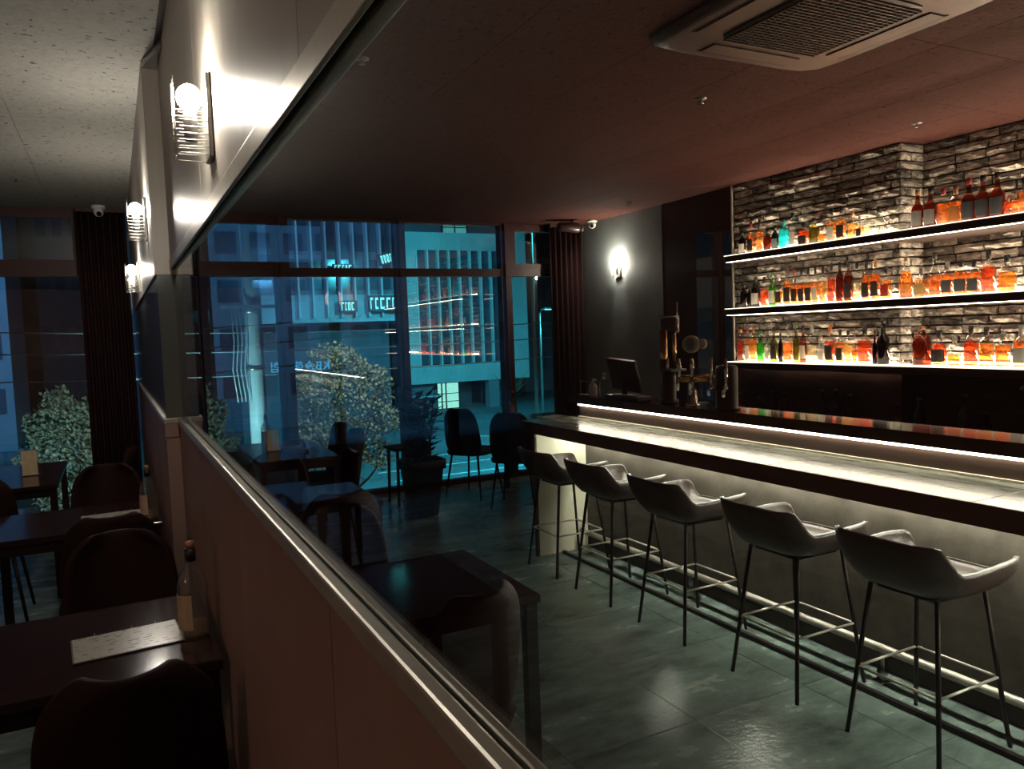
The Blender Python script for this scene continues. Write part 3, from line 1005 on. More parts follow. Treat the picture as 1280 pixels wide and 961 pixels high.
PROF = {
    'round': [(0, .9), (.02, 1), (.56, 1), (.64, .88), (.72, .5), (.77, .36), (.88, .34)],
    'square': [(0, .93), (.02, 1), (.60, 1), (.66, .93), (.71, .55), (.75, .38), (.84, .36)],
    'wine': [(0, .9), (.02, 1), (.50, 1), (.57, .85), (.64, .50), (.72, .36), (.90, .33)],
    'arch': [(0, .93), (.02, 1), (.52, 1), (.62, .95), (.70, .78), (.75, .5), (.78, .36), (.86, .34)],
    'ball': [(0, .6), (.03, .78), (.15, .95), (.32, 1), (.48, .93), (.60, .66), (.67, .36), (.84, .32)],
    'oval': [(0, .78), (.03, .9), (.2, 1), (.45, 1), (.58, .9), (.68, .6), (.73, .3), (.86, .28)],
    'cone': [(0, .95), (.02, 1), (.42, 1), (.55, .8), (.72, .48), (.86, .24), (.94, .22)],
    'pinch': [(0, .85), (.02, .95), (.3, .7), (.5, .8), (.68, 1), (.78, .8), (.84, .45), (.92, .4)],
    'jug': [(0, .95), (.02, 1), (.58, 1), (.70, .85), (.80, .5), (.86, .3), (.94, .28)],
}
NEXP = {'square': 7, 'arch': 5, 'oval': 2.4}
WS = {'square': .80, 'arch': .86}
DEP = {'oval': .6, 'arch': .85}
WORD = {'round': 'round', 'square': 'square', 'wine': 'long-necked', 'arch': 'arch-shouldered', 'ball': 'bulbous', 'oval': 'flat oval',
        'cone': 'cone-shaped', 'pinch': 'pinched', 'jug': 'handled jug'}
LW = {'orange': 'orange', 'amber': 'amber', 'red': 'red-amber', 'brown': 'brown', 'dark': 'near-black', 'navy': 'dark blue', 'cyan': 'bright cyan', 'clear': 'clear',
      'olive': 'olive green', 'gold': 'golden', 'pale': 'pale gold', 'green': 'green', 'frost': 'frosted white'}
ORD = ['first', 'second', 'third', 'fourth', 'fifth', 'sixth', 'seventh', 'eighth', 'ninth', 'tenth', 'eleventh', 'twelfth', 'thirteenth', 'fourteenth', 'fifteenth',
       'sixteenth', 'seventeenth', 'eighteenth', 'nineteenth', 'twentieth']


def make_bottle(loc, w, h, kind, liq, cap, lab, fill, label, group, name='bottle'):
    r = w / 2 * WS.get(kind, 1.0)
    n = NEXP.get(kind, 2.0)
    dep = DEP.get(kind, 1.0)
    P = [(a * h, b * r) for a, b in PROF[kind]]
    t = tag(thing(name, loc), label, 'bottle', group)
    MB().loft(P, 16, n, dep).build('glass', 'glass_' + liq if liq in ('dark', 'brown', 'olive', 'green', 'navy', 'cyan', 'frost') else 'bottle_clear', t)
    # liquid up to the fill level
    top = fill * h * 0.78
    L = []
    for (z0, r0), (z1, r1) in zip(P[:-1], P[1:]):
        L.append((max(z0, 0.006), r0 * .93))
        if z1 >= top:
            q = (top - z0) / (z1 - z0)
            L.append((top, (r0 + (r1 - r0) * q) * .93))
            break
    if liq != 'clear' and liq != 'frost':
        MB().loft(L, 16, n, dep).build('liquid', 'liquid_' + liq, t)
    zt, rtop = P[-1]
    MB().loft([(zt - 0.012, rtop * 1.12), (h, rtop * 1.15)], 12).build('cap', 'paint_' + cap, t)
    if lab:
        z0, z1 = h * .10, h * .46
        vs, fs = [], []
        K = 9
        for j, z in enumerate((z0, z1)):
            for k in range(K):
                a = PI + (k - (K - 1) / 2) * (0.25 if n > 3 else 0.3)
                c, s_ = math.cos(a), math.sin(a)
                q = (abs(c) ** n + abs(s_) ** n) ** (-1 / n)
                vs.append((dep * r * 1.025 * q * c, r * 1.025 * q * s_, z))
        for k in range(K - 1):
            fs.append((k, k + 1, K + k + 1, K + k))
        o = MB().add(vs, fs, True).build('label', 'paint_' + lab, t)
    if kind == 'jug':
        MB().tube([(0, r * .55, h * .86), (0, r * .95, h * .88), (0, r * 1.15, h * .80), (0, r * 1.1, h * .70), (0, r * .85, h * .64)], 0.007, 8).build('handle', 'glass_brown', t)
    return t


cnt = {}
for (sh, sec, by, bx, w, h, kind, liq, cap, lab, fill) in BOTTLES:
    i = cnt.get((sh, sec), 0)
    cnt[(sh, sec)] = i + 1
    where = '%s on %s shelf %s brick step' % (ORD[i], sh, 'left of' if sec == 'left' else 'right of')
    d = '%s %s bottle%s, %s' % (LW[liq], WORD[kind] if kind != 'jug' else 'handled', ' with %s label' % lab if lab else ' with %s cap' % cap, where)
    make_bottle((bx, by, SHELF_Z[sh]), w, h, kind, liq, cap, lab, fill, d, 'bottles on the %s shelf' % sh)
# ================================================================== BAR STOOLS (face +x)
def smooth(a, b, t):
    t = max(0.0, min(1.0, (t - a) / (b - a)))
    return t * t * (3 - 2 * t)


def stool_shell():
    """bucket seat: closed loop of rim points, open at the front, level arms at the sides, higher flared back"""
    N, R = 96, 12
    vs, fs = [], []
    for j in range(R):
        v = j / (R - 1)
        for i in range(N):
            a = 2 * PI * i / N               # 0 = front (+x), pi = back
            c, s = math.cos(a), math.sin(a)
            n = 4.2
            q = (abs(c) ** n + abs(s) ** n) ** (-1 / n)
            bx, by = 0.225 * q * c, 0.235 * q * s
            ab = math.degrees(abs((a + PI) % (2 * PI) - PI))
            rim = 0.050 + 0.083 * smooth(38, 47, ab) - 0.010 * smooth(60, 118, ab) + 0.100 * smooth(124, 137, ab)
            lean = 0.050 * smooth(112, 150, ab)
            if v < 0.66:
                k = v / 0.66
                rad = 1.0 - 0.24 * (k ** 2.6)
                z = rim * (1 - k) + 0.030 * k
            else:
                k = (v - 0.66) / 0.34
                rad = 0.76 * (1 - k)
                z = 0.030 * (1 - k) ** 2
            top = max(0, z / 0.22)
            vs.append((bx * rad - lean * top * (1 if c < 0 else 0), by * rad * (1 + 0.035 * top), 0.60 + z))
    for j in range(R - 2):
        for i in range(N):
            fs.append((j * N + i, j * N + (i + 1) % N, (j + 1) * N + (i + 1) % N, (j + 1) * N + i))
    ci = len(vs) - N
    vs2 = vs[:ci] + [(0, 0, 0.60)]
    for i in range(N):
        fs.append(((R - 2) * N + i, (R - 2) * N + (i + 1) % N, ci))
    m = MB()
    m.add(vs2, fs, True)
    return m


def make_stool(loc, label):
    t = tag(thing('bar_stool', loc), label, 'bar stool', 'bar stools along the counter')
    sh = stool_shell().build('bucket_seat', 'stool_leather', t)
    md = sh.modifiers.new('thick', 'SOLIDIFY')
    md.thickness = 0.016
    md.offset = 1.0
    m = MB()
    m.loft([(0.612, .155), (0.622, .172), (0.642, .172), (0.650, .155)], 28, n=3.4, cx=0.012)
    m.build('seat_pad', 'stool_leather', t)
    MB().box(-0.12, 0.12, -0.12, 0.12, 0.583, 0.598).build('mount_plate', 'black_metal', t)
    ft = {}
    for sx in (-1, 1):
        for sy in (-1, 1):
            top = Vector((sx * 0.135, sy * 0.135, 0.598))
            bot = Vector((-0.205 if sx < 0 else 0.205, sy * 0.19, 0.0))
            MB().tube([top, bot], [0.0095, 0.0085], 8).build('leg', 'black_metal', t)
            ft[(sx, sy)] = top.lerp(bot, (0.598 - 0.265) / 0.598)
    q = [ft[(-1, -1)], ft[(1, -1)], ft[(1, 1)], ft[(-1, 1)]]
    for a, b in zip(q, q[1:] + q[:1]):
        MB().tube([a, b], 0.0055, 8).build('foot_ring_bar', 'satin_metal', t)
    return t


ST = [(4.455, 'dark leather bucket bar stool at the far end, beside the cream end panel'),
      (3.845, 'dark leather bucket bar stool, second from the cream end panel'),
      (3.195, 'dark leather bucket bar stool in the middle of the row of five'),
      (2.475, 'dark leather bucket bar stool, second nearest the camera'),
      (1.845, 'dark leather bucket bar stool nearest the camera at the right edge')]
st0 = None
for y, lb in ST:
    if st0 is None:
        st0 = make_stool((2.655, y, 0), lb)
    else:
        c = copy_tree(st0)
        c.location = (2.655, y, 0)
        c['label'] = lb


# ================================================================== DINING CHAIRS (face +y), TABLES
def make_chair():
    t = tag(thing('dining_chair'), 'x', 'chair', 'dark dining chairs')
    m = MB()
    m.loft([(0.415, .17), (0.425, .215), (0.455, .225), (0.468, .205), (0.472, .15)], 28, n=3.6, dep=1.0)
    m.build('seat', 'chair_dark', t)
    nu, nv = 15, 11
    vs, fs = [], []
    for j in range(nv):
        v = j / (nv - 1)
        half = 0.205 - 0.035 * v + 0.012 * math.sin(v * PI)
        if v > 0.62:
            half *= max(0.0, 1 - ((v - 0.62) / 0.40) ** 3.0) ** (1 / 3.0)
        if v < 0.2:
            half *= 0.86 + 0.7 * v
        for i in range(nu):
            u = -1 + 2 * i / (nu - 1)
            vs.append((u * half, -0.215 - 0.075 * v + 0.075 * u * u, 0.44 + 0.45 * v))
    for j in range(nv - 1):
        for i in range(nu - 1):
            a = j * nu + i
            fs.append((a, a + 1, a + nu + 1, a + nu))
    b = MB().add(vs, fs, True).build('backrest', 'chair_dark', t)
    md = b.modifiers.new('thick', 'SOLIDIFY')
    md.thickness = 0.03
    md.offset = 0
    sb = b.modifiers.new('soft', 'SUBSURF')
    sb.levels = 1
    sb.render_levels = 1
    for sx in (-1, 1):
        for sy in (-1, 1):
            MB().tube([(sx * 0.15, sy * 0.15, 0.42), (sx * 0.205, sy * 0.205, 0.0)], [0.012, 0.009], 8).build('leg', 'black_metal', t)
    return t


CH = [(0.79, 2.17, 0.35, 'dark dining chair at the glossy table nearest the bar stools, back to the camera'),
      (0.80, 3.02, PI, 'dark dining chair on the far side of the glossy table nearest the stools'),
      (0.90, 3.78, 0.0, 'dark dining chair on the near side of the middle table'),
      (0.86, 4.78, PI, 'dark dining chair on the far side of the middle table'),
      (1.40, 5.92, PI / 2, 'dark dining chair seen edge-on at the window table, nearer of its two'),
      (1.42, 6.48, PI / 2, 'dark dining chair seen edge-on at the window table, farther of its two'),
      (0.70, 6.2, -PI / 2, 'dark dining chair at the window table, beside the half wall'),
      (3.10, 6.98, -1.0, 'dark dining chair silhouetted against the parking lot, left of the bar end'),
      (3.24, 6.30, -0.75, 'dark dining chair standing just behind the end of the bar'),
      (-0.02, 2.12, 0.0, 'dark dining chair at the lower left edge, back to the camera'),
      (-0.03, 3.08, PI, 'dark dining chair beyond the near menu on the left side'),
      (-0.06, 3.92, 0.0, 'dark dining chair in front of the farther menu on the left side'),
      (-0.085, 5.05, PI, 'dark dining chair beside the dark curtain, behind the farther menu'),
      (-0.19, 6.12, PI / 2, 'dark dining chair seen edge-on against the left window'),
      (-0.75, 5.45, 0.0, 'dark dining chair on the near side of the left window table')]
ch0 = None
for x, y, rz, lb in CH:
    if ch0 is None:
        c = ch0 = make_chair()
    else:
        c = copy_tree(ch0)
    c.location = (x, y, 0)
    c.rotation_euler = (0, 0, rz)
    c['label'] = lb


def make_table(x0, x1, y0, y1, label, z=0.74):
    cx, cy = (x0 + x1) / 2, (y0 + y1) / 2
    t = tag(thing('dining_table', (cx, cy, 0)), label, 'table', 'black gloss tables')
    hx, hy = (x1 - x0) / 2, (y1 - y0) / 2
    MB().bbox(-hx, hx, -hy, hy, z - 0.03, z, 0.004).build('tabletop', 'table_black', t)
    for sx in (-1, 1):
        for sy in (-1, 1):
            B(sx * (hx - 0.03) - 0.02, sx * (hx - 0.03) + 0.02, sy * (hy - 0.03) - 0.02, sy * (hy - 0.03) + 0.02, 0, z - 0.03).build('leg', 'black_metal', t)
    for s in (-1, 1):
        B(-hx + 0.05, hx - 0.05, s * (hy - 0.03) - 0.01, s * (hy - 0.03) + 0.01, z - 0.08, z - 0.03).build('apron', 'black_metal', t)
    return t


make_table(0.42, 1.195, 2.19, 2.82, 'black gloss table nearest the bar stools, reflecting cyan light')
make_table(0.46, 1.215, 3.92, 4.56, 'black gloss table in the middle, between window table and near table')
make_table(0.72, 1.44, 5.64, 6.78, 'black gloss table by the windows holding a bottle and menu')
make_table(3.48, 4.15, 6.40, 7.10, 'black gloss table behind the bar end by the right windows')
make_table(-0.60, 0.212, 2.21, 2.86, 'black gloss table at the half wall carrying the near menu')
make_table(-0.60, 0.16, 4.12, 4.76, 'black gloss table at the pillar wall carrying the farther menu')
make_table(-1.10, -0.37, 5.68, 6.82, 'black gloss table under the left window with an upright holder')


def make_menu(loc, w, d, rz, label):
    t = tag(thing('menu', loc, rz), label, 'menu')
    MB().box(-w / 2, w / 2, -d / 2, d / 2, 0, 0.004).build('cover_board', 'plastic_black', t)
    MB().box(-w / 2 + 0.004, w / 2 - 0.004, -d / 2 + 0.004, d / 2 - 0.004, 0.004, 0.0055).build('printed_sheet', 'menu_paper', t)
    for x in (-w * 0.28, 0.02, w * 0.3):
        MB().tube([(x, d / 2 - 0.004, 0.004), (x, d / 2 + 0.002, 0.012)], 0.002, 6).build('ring', 'chrome', t)
    return t


make_menu((-0.018, 2.49, 0.74), 0.285, 0.20, math.radians(4), 'white printed menu sheet on the near left table')
make_menu((-0.055, 4.38, 0.74), 0.29, 0.20, math.radians(2), 'white printed menu sheet on the farther left table')
make_menu((1.16, 6.30, 0.74), 0.26, 0.19, math.radians(-8), 'menu lying on the window table beside the bottle')
make_menu((3.85, 6.70, 0.74), 0.26, 0.19, math.radians(10), 'menu lying on the table behind the bar end')


def table_bottle(loc, w, h, label):
    t = tag(thing('table_bottle', loc), label, 'bottle')
    r = w / 2
    MB().loft([(0, r * .85), (0.008, r), (h * .56, r), (h * .66, r * .8), (h * .74, r * .38), (h * .88, r * .32)], 20).build('glass', 'table_glass', t)
    MB().loft([(0.012, r * .9), (h * .16, r * .92), (h * .165, r * .9)], 20).build('liquid', 'liquid_pale', t)
    MB().loft([(h * .80, r * .36), (h * .93, r * .37)], 12).build('neck_wrap', 'paint_black', t)
    MB().loft([(h * .93, r * .28), (h, r * .30)], 12).build('cork', 'cork', t)
    vs, fs = [], []
    for z in (h * .12, h * .48):
        for k in range(8):
            a = math.radians(205 + (k - 3.5) * 16)
            vs.append((r * 1.02 * math.cos(a), r * 1.02 * math.sin(a), z))
    for k in range(7):
        fs.append((k, k + 1, 9 + k, 8 + k))
    MB().add(vs, fs, True).build('label', 'label_tan', t)
    return t


table_bottle((0.160, 2.42, 0.74), 0.085, 0.285, 'clear cork-stoppered bottle with tan label on the near left table')
table_bottle((0.106, 4.20, 0.74), 0.08, 0.27, 'clear bottle with tan label on the farther left table')
table_bottle((1.06, 6.50, 0.74), 0.085, 0.27, 'clear bottle with tan label on the window table')
table_bottle((3.56, 6.98, 0.74), 0.085, 0.26, 'clear bottle with tan label on the table behind the bar end')
t = tag(thing('menu_holder', (-0.56, 6.2, 0.74)), 'tan upright menu holder box on the left window table', 'holder')
B(-0.05, 0.05, -0.04, 0.04, 0, 0.006).build('base', 'plastic_black', t)
B(-0.045, 0.045, -0.03, 0.03, 0.006, 0.17).build('box', 'label_tan', t)
t = tag(thing('napkin_tray', (1.18, 6.05, 0.74)), 'low dark tray with arched handle on the window table', 'tray')
MB().bbox(-0.10, 0.10, -0.07, 0.07, 0, 0.02, 0.004).build('tray', 'plastic_black', t)
MB().tube([(-0.09, 0, 0.018), (-0.08, 0, 0.07), (-0.04, 0, 0.10), (0.04, 0, 0.10), (0.08, 0, 0.07), (0.09, 0, 0.018)], 0.006, 8).build('handle', 'plastic_black', t)

# ---- plant in a tapered pot, with a small side table
pt = tag(thing('potted_plant', (2.37, 6.48, 0)), 'tall dark leafy plant in a tapered black pot by the windows', 'plant')
MB().loft([(0, .11), (0.02, .118), (0.42, .165), (0.425, .185), (0.50, .19), (0.50, .17), (0.46, .165)], 28, n=7).build('pot', 'pot', pt)
MB().loft([(0.45, .16), (0.465, .155)], 24, n=7).build('soil', 'soil', pt)
lf = MB()
rnd = random.Random(11)
for k in range(18):
    a = rnd.uniform(0, 2 * PI)
    r0 = rnd.uniform(0.02, 0.08)
    H = rnd.uniform(0.30, 0.68)
    sp = rnd.uniform(0.03, 0.20) * (1.3 - H)
    pts = []
    for i in range(7):
        q = i / 6
        pts.append((math.cos(a) * (r0 + sp * q ** 1.6), math.sin(a) * (r0 + sp * q ** 1.6), 0.46 + H * q))
    MB().tube(pts, [0.012, 0.011, 0.010, 0.009, 0.008, 0.006, 0.003], 6).build('stem', 'plant_leaf', pt)
    for i in range(20):
        q = 0.1 + 0.9 * i / 19
        fidx = q * 6
        i0 = min(5, int(fidx))
        p = Vector(pts[i0]).lerp(Vector(pts[i0 + 1]), fidx - i0)
        ang = a + i * 2.4 + rnd.uniform(-.4, .4)
        d = Vector((math.cos(ang), math.sin(ang), rnd.uniform(-0.2, 0.7))).normalized()
        s = d.cross(Vector((0, 0, 1))).normalized()
        L, w = rnd.uniform(0.09, 0.15), rnd.uniform(0.024, 0.038)
        up = s.cross(d).normalized() * 0.010
        lf.add([p, p + d * L * .35 + s * w, p + d * L, p + d * L * .35 - s * w, p + d * L * .45 + up], [(0, 1, 4), (1, 2, 4), (2, 3, 4), (3, 0, 4)], True)
tag(lf.build('foliage', 'plant_leaf', pt), kind='stuff')
t = tag(thing('side_table', (2.43, 7.05, 0)), 'small dark side table left of the potted plant', 'table')
MB().bbox(-0.17, 0.17, -0.17, 0.17, 0.525, 0.55, 0.003).build('tabletop', 'chair_dark', t)
for sx in (-1, 1):
    for sy in (-1, 1):
        MB().tube([(sx * .13, sy * .13, 0.525), (sx * .14, sy * .14, 0)], 0.016, 8).build('leg', 'black_metal', t)

# ================================================================== ON THE BAR
ZU = 1.114


# tower 1: column, cross pipe with two faucets, round badge handle
t = tag(thing('beer_tower', (3.085, 3.66, ZU), math.radians(28)), 'brass and chrome beer tower with a round badge on its tap handle', 'beer tap')
MB().loft([(0, .045), (0.012, .045), (0.016, .030), (0.14, .026), (0.15, .03)], 18).build('column', 'chrome', t)
MB().tube([(0, -0.15, 0.165), (0, 0.09, 0.165)], 0.024, 16).build('cross_pipe', 'brass', t)
for i, yy in enumerate((-0.02, 0.06)):
    f = MB().tube([(-0.02, yy, 0.165), (-0.06, yy, 0.17), (-0.075, yy, 0.14), (-0.075, yy, 0.10)], [0.014, 0.013, 0.011, 0.009], 10).build('faucet', 'chrome', t)
    MB().tube([(-0.05, yy, 0.175), (-0.05, yy, 0.235), (-0.05, yy, 0.29)], [0.008, 0.012, 0.009], 10).build('tap_handle', 'chrome', f)
bd = MB().tube([(-0.062, -0.02, 0.375), (-0.040, -0.02, 0.375)], 0.052, 28).build('round_badge', 'paint_cream', t)
MB().tube([(-0.066, -0.02, 0.375), (-0.061, -0.02, 0.375)], 0.045, 28).build('badge_face', 'paint_grey', bd)
for k in range(5):
    z = 0.35 + 0.013 * k
    hw_ = (0.018, 0.026, 0.03, 0.026, 0.018)[k]
    B(-0.0675, -0.066, -0.02 - hw_, -0.02 + hw_, z - 0.003, z + 0.003).build('badge_mark', 'paint_dark', bd)
MB().tube([(-0.03, -0.085, 0.375), (-0.045, -0.080, 0.375)], [0.03, 0.028], 20).build('rear_badge', 'paint_cream', t)
# tower 2: dark drum with two faucets
t = tag(thing('beer_tower', (3.09, 3.37, ZU)), 'dark drum beer tower with two slim chrome taps', 'beer tap')
MB().loft([(0, .075), (0.01, .075), (0.012, .062), (0.235, .062), (0.25, .055), (0.255, .03)], 22).build('drum', 'plastic_black', t)
for yy in (-0.10, 0.02):
    f = MB().tube([(-0.05, yy * .5, 0.13), (-0.10, yy, 0.135), (-0.115, yy, 0.12), (-0.115, yy, 0.085)], [0.014, 0.013, 0.011, 0.009], 10).build('faucet', 'chrome', t)
    MB().tube([(-0.095, yy, 0.14), (-0.095, yy, 0.19), (-0.095, yy, 0.30)], [0.006, 0.010, 0.008], 10).build('tap_handle', 'chrome', f)
# tall drink tower with brass tube
t = tag(thing('drink_dispenser', (3.10, 3.90, ZU)), 'tall dark dispenser with brass tubes and wide top plate', 'dispenser')
MB().loft([(0, .06), (0.02, .06), (0.03, .045), (0.20, .045), (0.21, .03)], 18).build('base', 'plastic_black', t)
MB().loft([(0.46, .03), (0.465, .058), (0.535, .062), (0.54, .05)], 18, cy=-0.02).build('head', 'plastic_black', t)
MB().loft([(0.54, .066), (0.552, .066)], 22, cy=-0.01).build('top_plate', 'chrome', t)
MB().tube([(0, -0.06, 0.2), (0, -0.06, 0.48)], 0.013, 12).build('tube', 'brass', t)
MB().tube([(0, 0.045, 0.03), (0, 0.045, 0.47)], 0.024, 12).build('tube', 'brass', t)
MB().tube([(0, 0.045, 0.19), (0, 0.045, 0.28)], 0.031, 12).build('collar', 'plastic_black', t)
MB().tube([(0, -0.095, 0.46), (0, -0.095, 0.63)], 0.004, 8).build('rod', 'chrome', t)
MB().tube([(0, -0.10, 0.455), (0, -0.075, 0.455)], 0.012, 10).build('rod_clamp', 'chrome', t)
B(-0.06, 0.06, -0.10, -0.02, 0.205, 0.22).build('drip_plate', 'plastic_black', t)
# point of sale screen
t = tag(thing('register_screen', (3.17, 4.48, ZU)), 'black tilted register screen seen from behind on the bar', 'screen')
MB().bbox(-0.10, 0.05, -0.13, 0.11, 0, 0.02, 0.004).build('base', 'plastic_black', t)
MB().tube([(0.0, 0, 0.02), (0.01, 0, 0.12)], 0.02, 10).build('stand', 'plastic_black', t)
o = MB().bbox(-0.012, 0.012, -0.165, 0.165, -0.115, 0.115, 0.005).build('display', 'plastic_black', t)
o.location = (0.0, 0.0, 0.155)
o.rotation_euler = (math.radians(4), math.radians(-16), 0)
MB().box(-0.011, 0.011, -0.15, 0.15, 0.113, 0.118).build('top_edge', 'lamp_metal', o)
# pump bottles, frame stand, card reader
for (x, y, h, lb, mt) in ((3.12, 4.665, 0.165, 'clear pump sanitizer bottle with white pump on the bar', 'bottle_clear'),
                          (3.10, 4.775, 0.12, 'small white labelled pump bottle beside the sanitizer on the bar', 'white_plastic')):
    t = tag(thing('pump_bottle', (x, y, ZU)), lb, 'bottle')
    MB().loft([(0, .026), (0.005, .03), (h * .6, .03), (h * .72, .016), (h * .76, .012)], 16).build('body', mt, t)
    MB().loft([(h * .74, .013), (h * .86, .013), (h * .87, .005), (h, .005)], 12).build('collar', 'white_plastic', t)
    MB().tube([(0, 0.006, h), (0, -0.04, h - 0.004)], 0.006, 8).build('nozzle', 'white_plastic', t)
t = tag(thing('display_frame', (3.10, 4.875, ZU)), 'thin empty metal frame stand at the end of the bar', 'frame')
m = MB()
m.tube([(0, -0.075, 0.004), (0, -0.075, 0.10), (0, 0.075, 0.10), (0, 0.075, 0.004), (0, -0.075, 0.004)], 0.004, 6)
m.build('wire_frame', 'lamp_metal', t)
MB().box(-0.03, 0.03, -0.07, 0.07, 0, 0.004).build('foot', 'plastic_black', t)
t = tag(thing('card_reader', (3.08, 4.22, ZU)), 'low dark card reader tray on the bar between screen and dispenser', 'card reader')
MB().bbox(-0.06, 0.06, -0.09, 0.09, 0, 0.03, 0.006).build('body', 'plastic_black', t)
MB().box(-0.04, 0.04, -0.06, 0.02, 0.03, 0.032).build('keypad', 'lamp_metal', t)

# glassware on the dark back counter
gw = [(4.60, 4.86, 0.17), (4.58, 4.62, 0.15), (4.60, 4.50, 0.21), (4.60, 4.38, 0.20), (4.60, 4.02, 0.24), (4.60, 3.90, 0.25), (4.60, 3.78, 0.22), (4.60, 3.40, 0.18),
      (4.62, 3.26, 0.22), (4.62, 2.96, 0.26), (4.60, 2.82, 0.16)]
for i, (x, y, h) in enumerate(gw):
    t = tag(thing('glass_decanter', (x, y, 0.86)), 'dim glass decanter on the dark back counter, %s from the mirror' % ORD[i], 'decanter', 'decanters on the back counter')
    MB().loft([(0, .03), (0.01, .034), (h * .55, .034), (h * .7, .016), (h * .93, .013)], 14).build('glass', 'glass_brown', t)
    MB().loft([(h * .93, .016), (h, .014)], 10).build('stopper', 'paint_slate', t)
for i, y in enumerate((2.78, 2.60)):
    t = tag(thing('wall_tap', (4.975, y, 1.10)), 'slim curved metal tap on the dark backboard, %s' % ('farther of two' if i == 0 else 'nearer of two'), 'tap')
    MB().tube([(0.01, 0, 0), (-0.03, 0, 0.0)], 0.012, 10).build('flange', 'lamp_metal', t)
    MB().tube([(-0.03, 0, -0.01), (-0.05, 0, 0.05), (-0.075, 0, 0.06), (-0.09, 0, 0.04)], 0.007, 8).build('spout', 'lamp_metal', t)
# ================================================================== OUTSIDE (ground one and a half storeys below)
ZG = -5.0
tag(B(-70, 110, 9.0, 160, ZG - 0.5, ZG).build('ground', 'asphalt'), 'asphalt street and parking lot outside', 'ground', kind='structure')


def lot_line(p, q, w=0.18):
    p, q = Vector(p), Vector(q)
    d = (q - p).normalized()
    s = Vector((-d.y, d.x)) * w / 2
    z0, z1 = ZG, ZG + 0.01
    return MB().add([(p.x - s.x, p.y - s.y, z0), (p.x + s.x, p.y + s.y, z0), (q.x + s.x, q.y + s.y, z0), (q.x - s.x, q.y - s.y, z0),
                     (p.x - s.x, p.y - s.y, z1), (p.x + s.x, p.y + s.y, z1), (q.x + s.x, q.y + s.y, z1), (q.x - s.x, q.y - s.y, z1)],
                    [(0, 3, 2, 1), (4, 5, 6, 7), (0, 1, 5, 4), (1, 2, 6, 5), (2, 3, 7, 6), (3, 0, 4, 7)])


grd = bpy.data.objects['ground']
for p, q in (((11, 33.6), (24, 33.9)), ((11, 36.2), (20, 36.6)), ((13.5, 39.4), (22, 39.9)), ((19.5, 46.5), (24.5, 40.5)), ((14, 29.5), (26, 29.8)), ((24, 44), (36, 44.6))):
    lot_line(p, q).build('road_line', 'road_paint', grd)

# ---- pale building with tall glazing
G = tag(thing('office_building', (27, 62, ZG)), 'pale teal-lit building with tall window strips across the parking lot', 'building')


def gp(name, mat, x0, x1, y0, y1, z0, z1, parent=None):
    return B(x0 - 27, x1 - 27, y0 - 62, y1 - 62, z0 - ZG, z1 - ZG).build(name, mat, parent or G)


gp('core', 'facade_dark', 21.6, 33.2, 62.6, 74, -2.5, 10.2)
gp('parapet_band', 'facade_pale', 21.4, 33.4, 62, 62.6, 8.75, 10.25)
gp('lower_band', 'facade_pale', 21.4, 33.4, 62, 62.6, -2.55, -1.0)
gp('corner_pier', 'facade_pale', 21.4, 23.0, 62, 62.6, -1.0, 8.75)
gp('corner_pier', 'facade_pale', 31.9, 33.4, 61.9, 62.6, -2.55, 12.5)
gp('roof_house', 'facade_dark', 21.0, 33.0, 66, 72, 10.2, 14.0)
gp('stair_window_frame', 'frame_black', 27.0, 29.5, 65.7, 66.0, 10.3, 11.9)
for i in range(2):
    for j in range(2):
        gp('lit_pane', 'lobby_dim', 27.1 + 1.2 * i, 28.15 + 1.2 * i, 65.66, 65.7, 10.75 + 0.55 * j, 11.2 + 0.55 * j)
n = 9
for i in range(n):
    xa = 23.0 + (31.9 - 23.0) * i / n
    xb = 23.0 + (31.9 - 23.0) * (i + 1) / n
    gp('fin', 'fin_white', xa - 0.06, xa + 0.06, 61.85, 62.4, -1.0, 8.75)
    for (za, zb) in ((-0.9, 1.4), (1.5, 3.9), (4.0, 6.3), (6.4, 8.7)):
        gp('window', 'far_window', xa + 0.08, xb - 0.08, 62.25, 62.35, za, zb)
gp('ground_wall', 'facade_mid', 21.4, 24.8, 63.2, 63.5, ZG, -2.55)
gp('awning', 'facade_pale', 21.4, 24.8, 62.2, 63.2, -3.75, -3.6)
gp('entrance_glass', 'lobby_glow', 24.9, 27.0, 63.4, 63.5, ZG + 0.1, -2.7)
for x in (24.9, 25.35, 25.75, 27.0):
    gp('entrance_post', 'frame_black', x - 0.05, x + 0.05, 63.25, 63.35, ZG, -2.6)
for z in (-4.3, -3.6):
    gp('entrance_rail', 'frame_black', 24.9, 27.0, 63.27, 63.33, z - 0.03, z + 0.03)
gp('garage_wall', 'facade_dark', 27.1, 29.4, 66, 66.2, ZG, -2.55)
gp('column', 'facade_mid', 29.4, 30.4, 62.1, 63.0, ZG, -2.55)
gp('garage_wall', 'facade_dark', 30.4, 33.4, 66, 66.2, ZG, -2.55)

# ---- building with white vertical fins
Fb = tag(thing('finned_building', (13, 48, ZG)), 'dark blue building with white vertical fins behind the tree', 'building')


def fp(name, mat, x0, x1, y0, y1, z0, z1):
    return B(x0 - 13, x1 - 13, y0 - 48, y1 - 48, z0 - ZG, z1 - ZG).build(name, mat, Fb)


